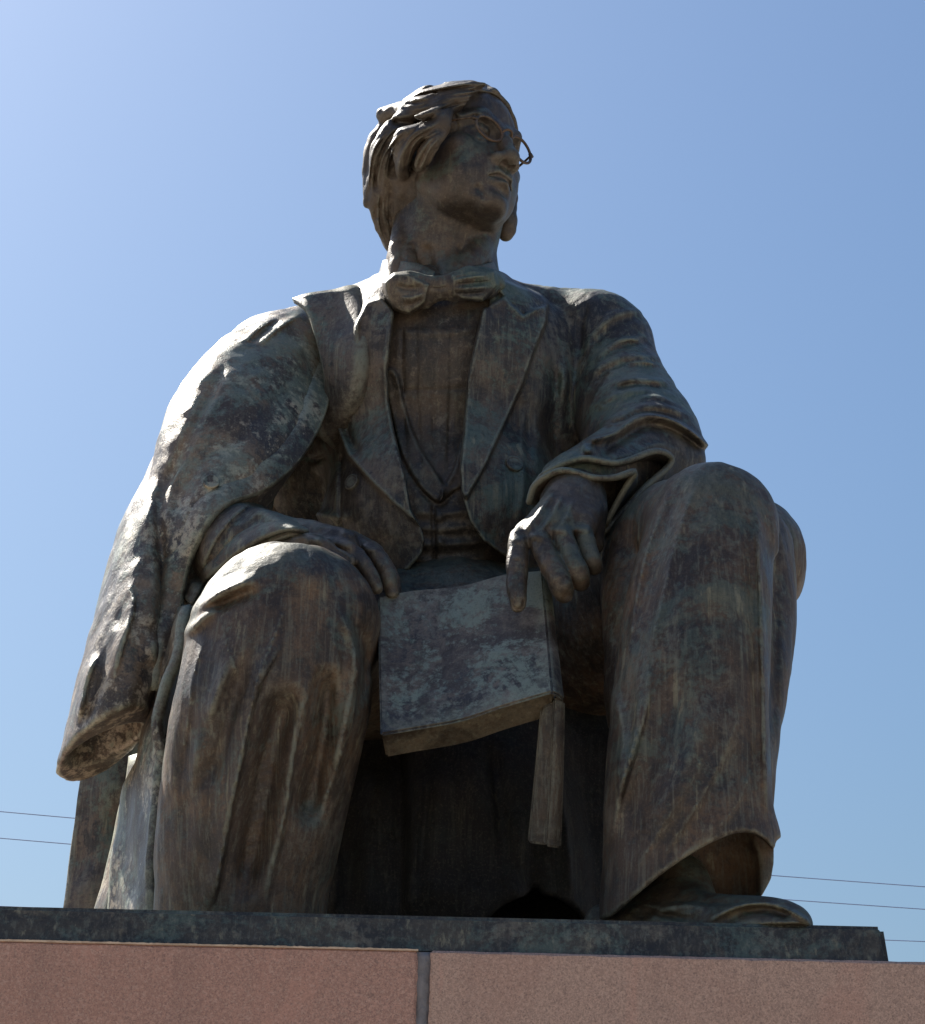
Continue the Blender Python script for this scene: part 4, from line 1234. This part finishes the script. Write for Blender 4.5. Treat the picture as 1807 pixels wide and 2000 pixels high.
# bow tie, wide and soft
f = Form(0.0034)
f.tube([(764, 566, 1.03, 20), (788, 570, .985, 36), (815, 570, .965, 32), (840, 565, .955, 24), (868, 561, .95, 23), (898, 558, .955, 26), (928, 554, .975, 29), (952, 552, 1.01, 28), (968, 552, 1.06, 20)], k=.012, flat=.5)
f.relief([(749, 551), (770, 534), (796, 534), (822, 548), (838, 556), (832, 588), (818, 602), (799, 613), (768, 604), (753, 575)], .014, 7, (.7, 1.2), smooth=1)
f.relief([(884, 538), (920, 528), (966, 530), (972, 556), (944, 588), (912, 586), (884, 578)], .008, 8, (.7, 1.2), smooth=1)
f.stroke([(770, 556), (798, 564), (830, 560)], 6, -.010, (.7, 1.2), 'ridge', .3)
f.stroke([(778, 580), (806, 580), (832, 570)], 6, .008, (.7, 1.2), 'fold', .3)
f.stroke([(785, 598), (808, 592), (826, 580)], 5, -.006, (.7, 1.2), 'ridge', .3)
for c, w, am in (([(884, 548), (915, 541), (962, 536)], 4, .008), ([(886, 556), (920, 552), (966, 548)], 4, -.008), ([(884, 563), (918, 561), (960, 558)], 4, .007), ([(884, 572), (915, 572), (950, 570)], 4, -.006),
                 ([(836, 560), (856, 562), (882, 559)], 3, -.004)):
    f.stroke(c, w, am, (.7, 1.2), 'fold', .3)
f.noise(.004, .035, 51)
put('bow_tie', f, M_JACKET)

# overcoat lapel turned out over the shoulder
sheet('coat_lapel', [[(574, 586, 1.17), (600, 578, 1.15), (650, 570, 1.14), (690, 562, 1.14), (716, 582, 1.20)],
                     [(604, 612, 1.11), (628, 612, 1.10), (668, 615, 1.08), (704, 622, 1.035), (734, 640, 1.03)],
                     [(621, 668, 1.08), (645, 672, 1.05), (678, 682, 1.01), (708, 692, .985), (734, 714, 1.03)],
                     [(638, 735, 1.06), (655, 742, 1.035), (676, 752, 1.01), (696, 764, 1.005), (716, 784, 1.05)],
                     [(635, 794, 1.085), (644, 802, 1.07), (656, 812, 1.06), (668, 822, 1.065), (680, 838, 1.10)],
                     [(618, 842, 1.10), (626, 848, 1.10), (634, 856, 1.11), (642, 862, 1.13), (650, 872, 1.17)]], .022, M_JACKET, coat, 6, 6, wob=.004, seed=3)

# the crisp free edge of the coat front
E = spline([(616, 650), (632, 698), (641, 745), (636, 792), (619, 838), (590, 886), (554, 926), (505, 960), (455, 978), (420, 1004), (390, 1048), (364, 1110), (349, 1190), (336, 1265), (324, 1345)], 2)
T_ = np.gradient(E, axis=0); T_ /= np.linalg.norm(T_, axis=1)[:, None]
rows = []
for (x, y), (tx, ty) in zip(E, T_):
    nx, ny = (ty, -tx)
    if nx > 0: nx, ny = -nx, -ny
    row = []
    for k in (1.0, .72, .45, .2, 0):
        qx, qy = x + nx * (50 if y < 950 else 40) * k, y + ny * (50 if y < 950 else 40) * k
        yy = on(coat, qx, qy, 0, 1.0)
        if y > 940: yy = min(yy, on(jacket, qx, qy, .02, 1.0))
        row.append([qx, qy, yy])
    rows.append(row)
A = np.array(rows)
A[:, -1, 2] = np.minimum(A[:, -1, 2], A[:, -3, 2] + .03); A[:, -2, 2] = np.minimum(A[:, -2, 2], A[:, -3, 2] + .015)
for _ in range(4):
    Z = A[:, :, 2]; Zp = np.pad(Z, 1, mode='edge')
    A[:, :, 2] = (Z * 2 + Zp[:-2, 1:-1] + Zp[2:, 1:-1] + Zp[1:-1, :-2] + Zp[1:-1, 2:]) / 6
A[:, :, 2] += np.array([.035, .002, -.010, -.014, -.012])[None, :] + np.clip((790 - A[:, -1:, 1]) / 60, 0, 1.6) * .04
sheet('coat_edge', [[tuple(q) for q in r] for r in A], .024, M_COAT, coat, 3, 2, wob=.005, seed=9)
# the skirts of the coat hanging behind the knee
sheet('coat_skirt', [[(350, 1190, .80), (355, 1189, .72), (361, 1188, .66), (367, 1188, .60)], [(318, 1300, .86), (326, 1296, .74), (336, 1288, .68), (343, 1282, .56)], [(284, 1420, .88), (296, 1412, .76), (312, 1396, .68), (322, 1372, .55)],
                     [(250, 1560, .90), (268, 1550, .80), (290, 1520, .66), (308, 1482, .55)], [(231, 1680, .91), (252, 1672, .83), (284, 1650, .655), (303, 1610, .56)], [(220, 1815, .92), (243, 1815, .85), (278, 1815, .66), (299, 1815, .57)]], .03, M_COAT, coat, 6, 6, wob=.014, seed=11)
sheet('coat_skirt', [[(262, 1480, 1.12), (282, 1480, 1.02)], [(240, 1590, 1.12), (262, 1590, 1.02)], [(214, 1700, 1.12), (236, 1700, 1.02)], [(192, 1815, 1.12), (213, 1815, 1.02)]], .03, M_COAT, coat, 6, 6, wob=.010, seed=12)
sheet('coat_skirt', [[(180, 1440, 1.30), (230, 1440, 1.27), (280, 1440, 1.26)], [(166, 1548, 1.30), (215, 1550, 1.26), (268, 1550, 1.26)], [(150, 1650, 1.30), (200, 1650, 1.26), (250, 1650, 1.26)], [(129, 1815, 1.30), (180, 1815, 1.26), (235, 1815, 1.26)]], .05, M_JACKET, coat, 6, 6, wob=.014, seed=13)  # unlit panel: its shade is put into the colour with the darker jacket bronze

# doubled sleeve end on his right wrist
for k, E in enumerate(([(600, 1038), (562, 1036), (516, 1050), (472, 1076), (432, 1108), (398, 1140), (374, 1180)], [(606, 1046), (574, 1046), (534, 1060), (490, 1088), (450, 1122), (418, 1154), (392, 1190)])):
    E = spline(E, 3); rows = []
    for i, (x, y) in enumerate(E):
        sx, sy = -26 + i * .5, -16 - i * .2
        y1 = min(on(jacket, x - 8, y - 6, 0, .75), .8)
        rows.append([(x + sx, y + sy, y1 + .05), (x + sx * .5, y + sy * .5, y1 - .004), (x, y, y1 - .026 + .008 * k)])
    sheet('cuff', rows, .014, M_JACKET, jacket, 4, 2)

# flared sleeve end of his left arm: two folded edges
def cuff(name, inner, outer, mat, parent, th=.016):
    rows = []
    A = np.array(inner, float); B = np.array(outer, float)
    for t in (0, .35, .7, 1.0):
        rows.append([tuple(q) for q in (A * (1 - t) + B * t)])
    return sheet(name, rows, th, mat, parent, 5, 4, wob=.002, seed=5)
cuff('cuff', [(1066, 968, .68), (1090, 936, .62), (1140, 912, .62), (1200, 908, .68), (1260, 900, .76), (1296, 918, .81), (1262, 975, .78), (1200, 1010, .74)],
     [(1040, 962, .60), (1064, 924, .56), (1137, 895, .52), (1208, 903, .55), (1281, 880, .62), (1314, 900, .70), (1262, 950, .66), (1172, 1048, .62)], M_JACKET, jacket)
cuff('shirt_cuff', [(1062, 985, .66), (1085, 950, .62), (1120, 930, .60), (1170, 934, .63), (1230, 930, .68), (1240, 945, .70), (1215, 985, .70), (1182, 1016, .68)],
     [(1033, 982, .555), (1048, 944, .525), (1098, 918, .495), (1159, 933, .495), (1199, 933, .505), (1240, 921, .53), (1221, 953, .56), (1179, 1028, .60)], M_JACKET, jacket)

# ---------------------------------------------------------------- the open book
book = bpy.data.objects.new('book', None); col.objects.link(book)
book.parent = statue; book.matrix_parent_inverse = Matrix.Translation(-Vector(statue.location))
top = [(738, 1165, .52), (800, 1152, .53), (900, 1142, .53), (985, 1120, .52), (1060, 1112, .50)]
mid = [(740, 1300, .40), (800, 1296, .415), (900, 1280, .415), (985, 1256, .40), (1070, 1232, .385)]
bot = [(743, 1434, .28), (800, 1424, .295), (900, 1406, .295), (985, 1378, .28), (1080, 1350, .265)]
def slab(name, rows, back, mat, parent, nu=5, nv=6, skew=(0, 0, 0)):
    """a solid of even thickness behind a curved face"""
    G = grid_spline(rows, nu, nv); n, m = G.shape[:2]
    Wd = np.array([P(*q) for q in G.reshape(-1, 3)]).reshape(n, m, 3)
    N = np.cross(Wd[-1, 0] - Wd[0, 0], Wd[0, -1] - Wd[0, 0]); N /= np.linalg.norm(N)
    if N @ (CAM - Wd[0, 0]) > 0: N = -N
    B = Wd + (N * back if np.isscalar(back) else np.asarray(back))
    V = list(Wd.reshape(-1, 3)) + list(B.reshape(-1, 3)); off = n * m; Fc = []
    for i in range(n - 1):
        for j in range(m - 1):
            a, b, c, d = i * m + j, i * m + j + 1, (i + 1) * m + j + 1, (i + 1) * m + j
            Fc.append((a, d, c, b)); Fc.append((off + a, off + b, off + c, off + d))
    ring = [j for j in range(m)] + [i * m + m - 1 for i in range(1, n)] + [(n - 1) * m + j for j in range(m - 2, -1, -1)] + [i * m for i in range(n - 2, 0, -1)]
    for k in range(len(ring)):
        a, b = ring[k], ring[(k + 1) % len(ring)]
        Fc.append((a, b, off + b, off + a))
    o = link_mesh(name, np.array(V), Fc, mat, parent, True)
    fix_normals(o)
    bm = bmesh.new(); bm.from_mesh(o.data)
    es = [e for e in bm.edges if len(e.link_faces) == 2 and e.calc_face_angle() > .7]
    bmesh.ops.bevel(bm, geom=es, offset=.005, segments=2, affect='EDGES')
    bm.to_mesh(o.data); bm.free()
    o.data.polygons.foreach_set('use_smooth', np.full(len(o.data.polygons), True))
    o.data.set_sharp_from_angle(angle=math.radians(40))
    return o
slab('cover', [top, mid, bot], .012, M_BOOK, book)
sh = lambda R, a, b: [(x + a, y + b, Y + .004) for x, y, Y in R]
slab('page_block', [[(x + (3 if i == 0 else 0), y + 5, Y + .012) for i, (x, y, Y) in enumerate(top)], [(x + 2, y, Y + .012) for x, y, Y in mid], [(x + (2 if i == 0 else 0), y - 3, Y + .012) for i, (x, y, Y) in enumerate(bot)]], .085, M_PAGES, book)
# spine and the half that hangs down behind
slab('spine', [[(1058, 1112, .50), (1066, 1116, .505), (1076, 1124, .53)], [(1068, 1232, .385), (1078, 1238, .392), (1090, 1250, .42)], [(1078, 1351, .265), (1090, 1356, .272), (1104, 1367, .30)]], .012, M_BOOK, book, 4, 6)
away = P(1058, 1510, .66) - P(1060, 1510, .33)
slab('page_block', [[(1056, 1384, .315), (1068, 1376, .308), (1085, 1370, .305)], [(1044, 1515, .34), (1058, 1511, .33), (1079, 1511, .328)], [(1031, 1646, .365), (1047, 1648, .355), (1071, 1651, .352)]], away, M_INNER, book, 4, 6)
slab('page_block', [[(1081, 1364, .292), (1093, 1364, .295), (1104, 1370, .305)], [(1074, 1511, .318), (1088, 1511, .318), (1101, 1514, .325)], [(1065, 1652, .342), (1080, 1655, .342), (1096, 1657, .35)]], away * 1.03, M_INNER, book, 4, 6)

# ---------------------------------------------------------------- buttons
def button(px, py, r, host, mat, dep=None):
    on(host, px, py); bvh = BV[host.name]
    d = P(px, py, 1.0) - CAM; d /= np.linalg.norm(d)
    hit, nrm, _, _ = bvh.ray_cast(Vector(CAM), Vector(d))
    if hit is None: return
    R = r * PX(np.array(hit))
    n = Vector(nrm).normalized() if nrm.dot(Vector(d)) < 0 else -Vector(nrm)
    q = n.to_track_quat('Z', 'Y')
    prof = [(0, .26), (.45, .28), (.72, .25), (.86, .30), (.97, .24), (1.0, .10), (.97, -.3)]
    V, Fc, seg = [], [], 20
    for rr, z in prof:
        for k in range(seg):
            a = 2 * math.pi * k / seg
            V.append(hit + q @ Vector((rr * R * math.cos(a), rr * R * math.sin(a), z * R)))
    for i in range(len(prof) - 1):
        for k in range(seg):
            a, b = i * seg + k, i * seg + (k + 1) % seg
            Fc.append((a, a + seg, b + seg, b))
    o = link_mesh('button', np.array([tuple(v) for v in V]), Fc, mat, host)
    fix_normals(o)
button(688, 942, 17, jacket, M_JACKET)
button(1004, 907, 19, jacket, M_JACKET)
button(413, 942, 17, coat, M_COAT)
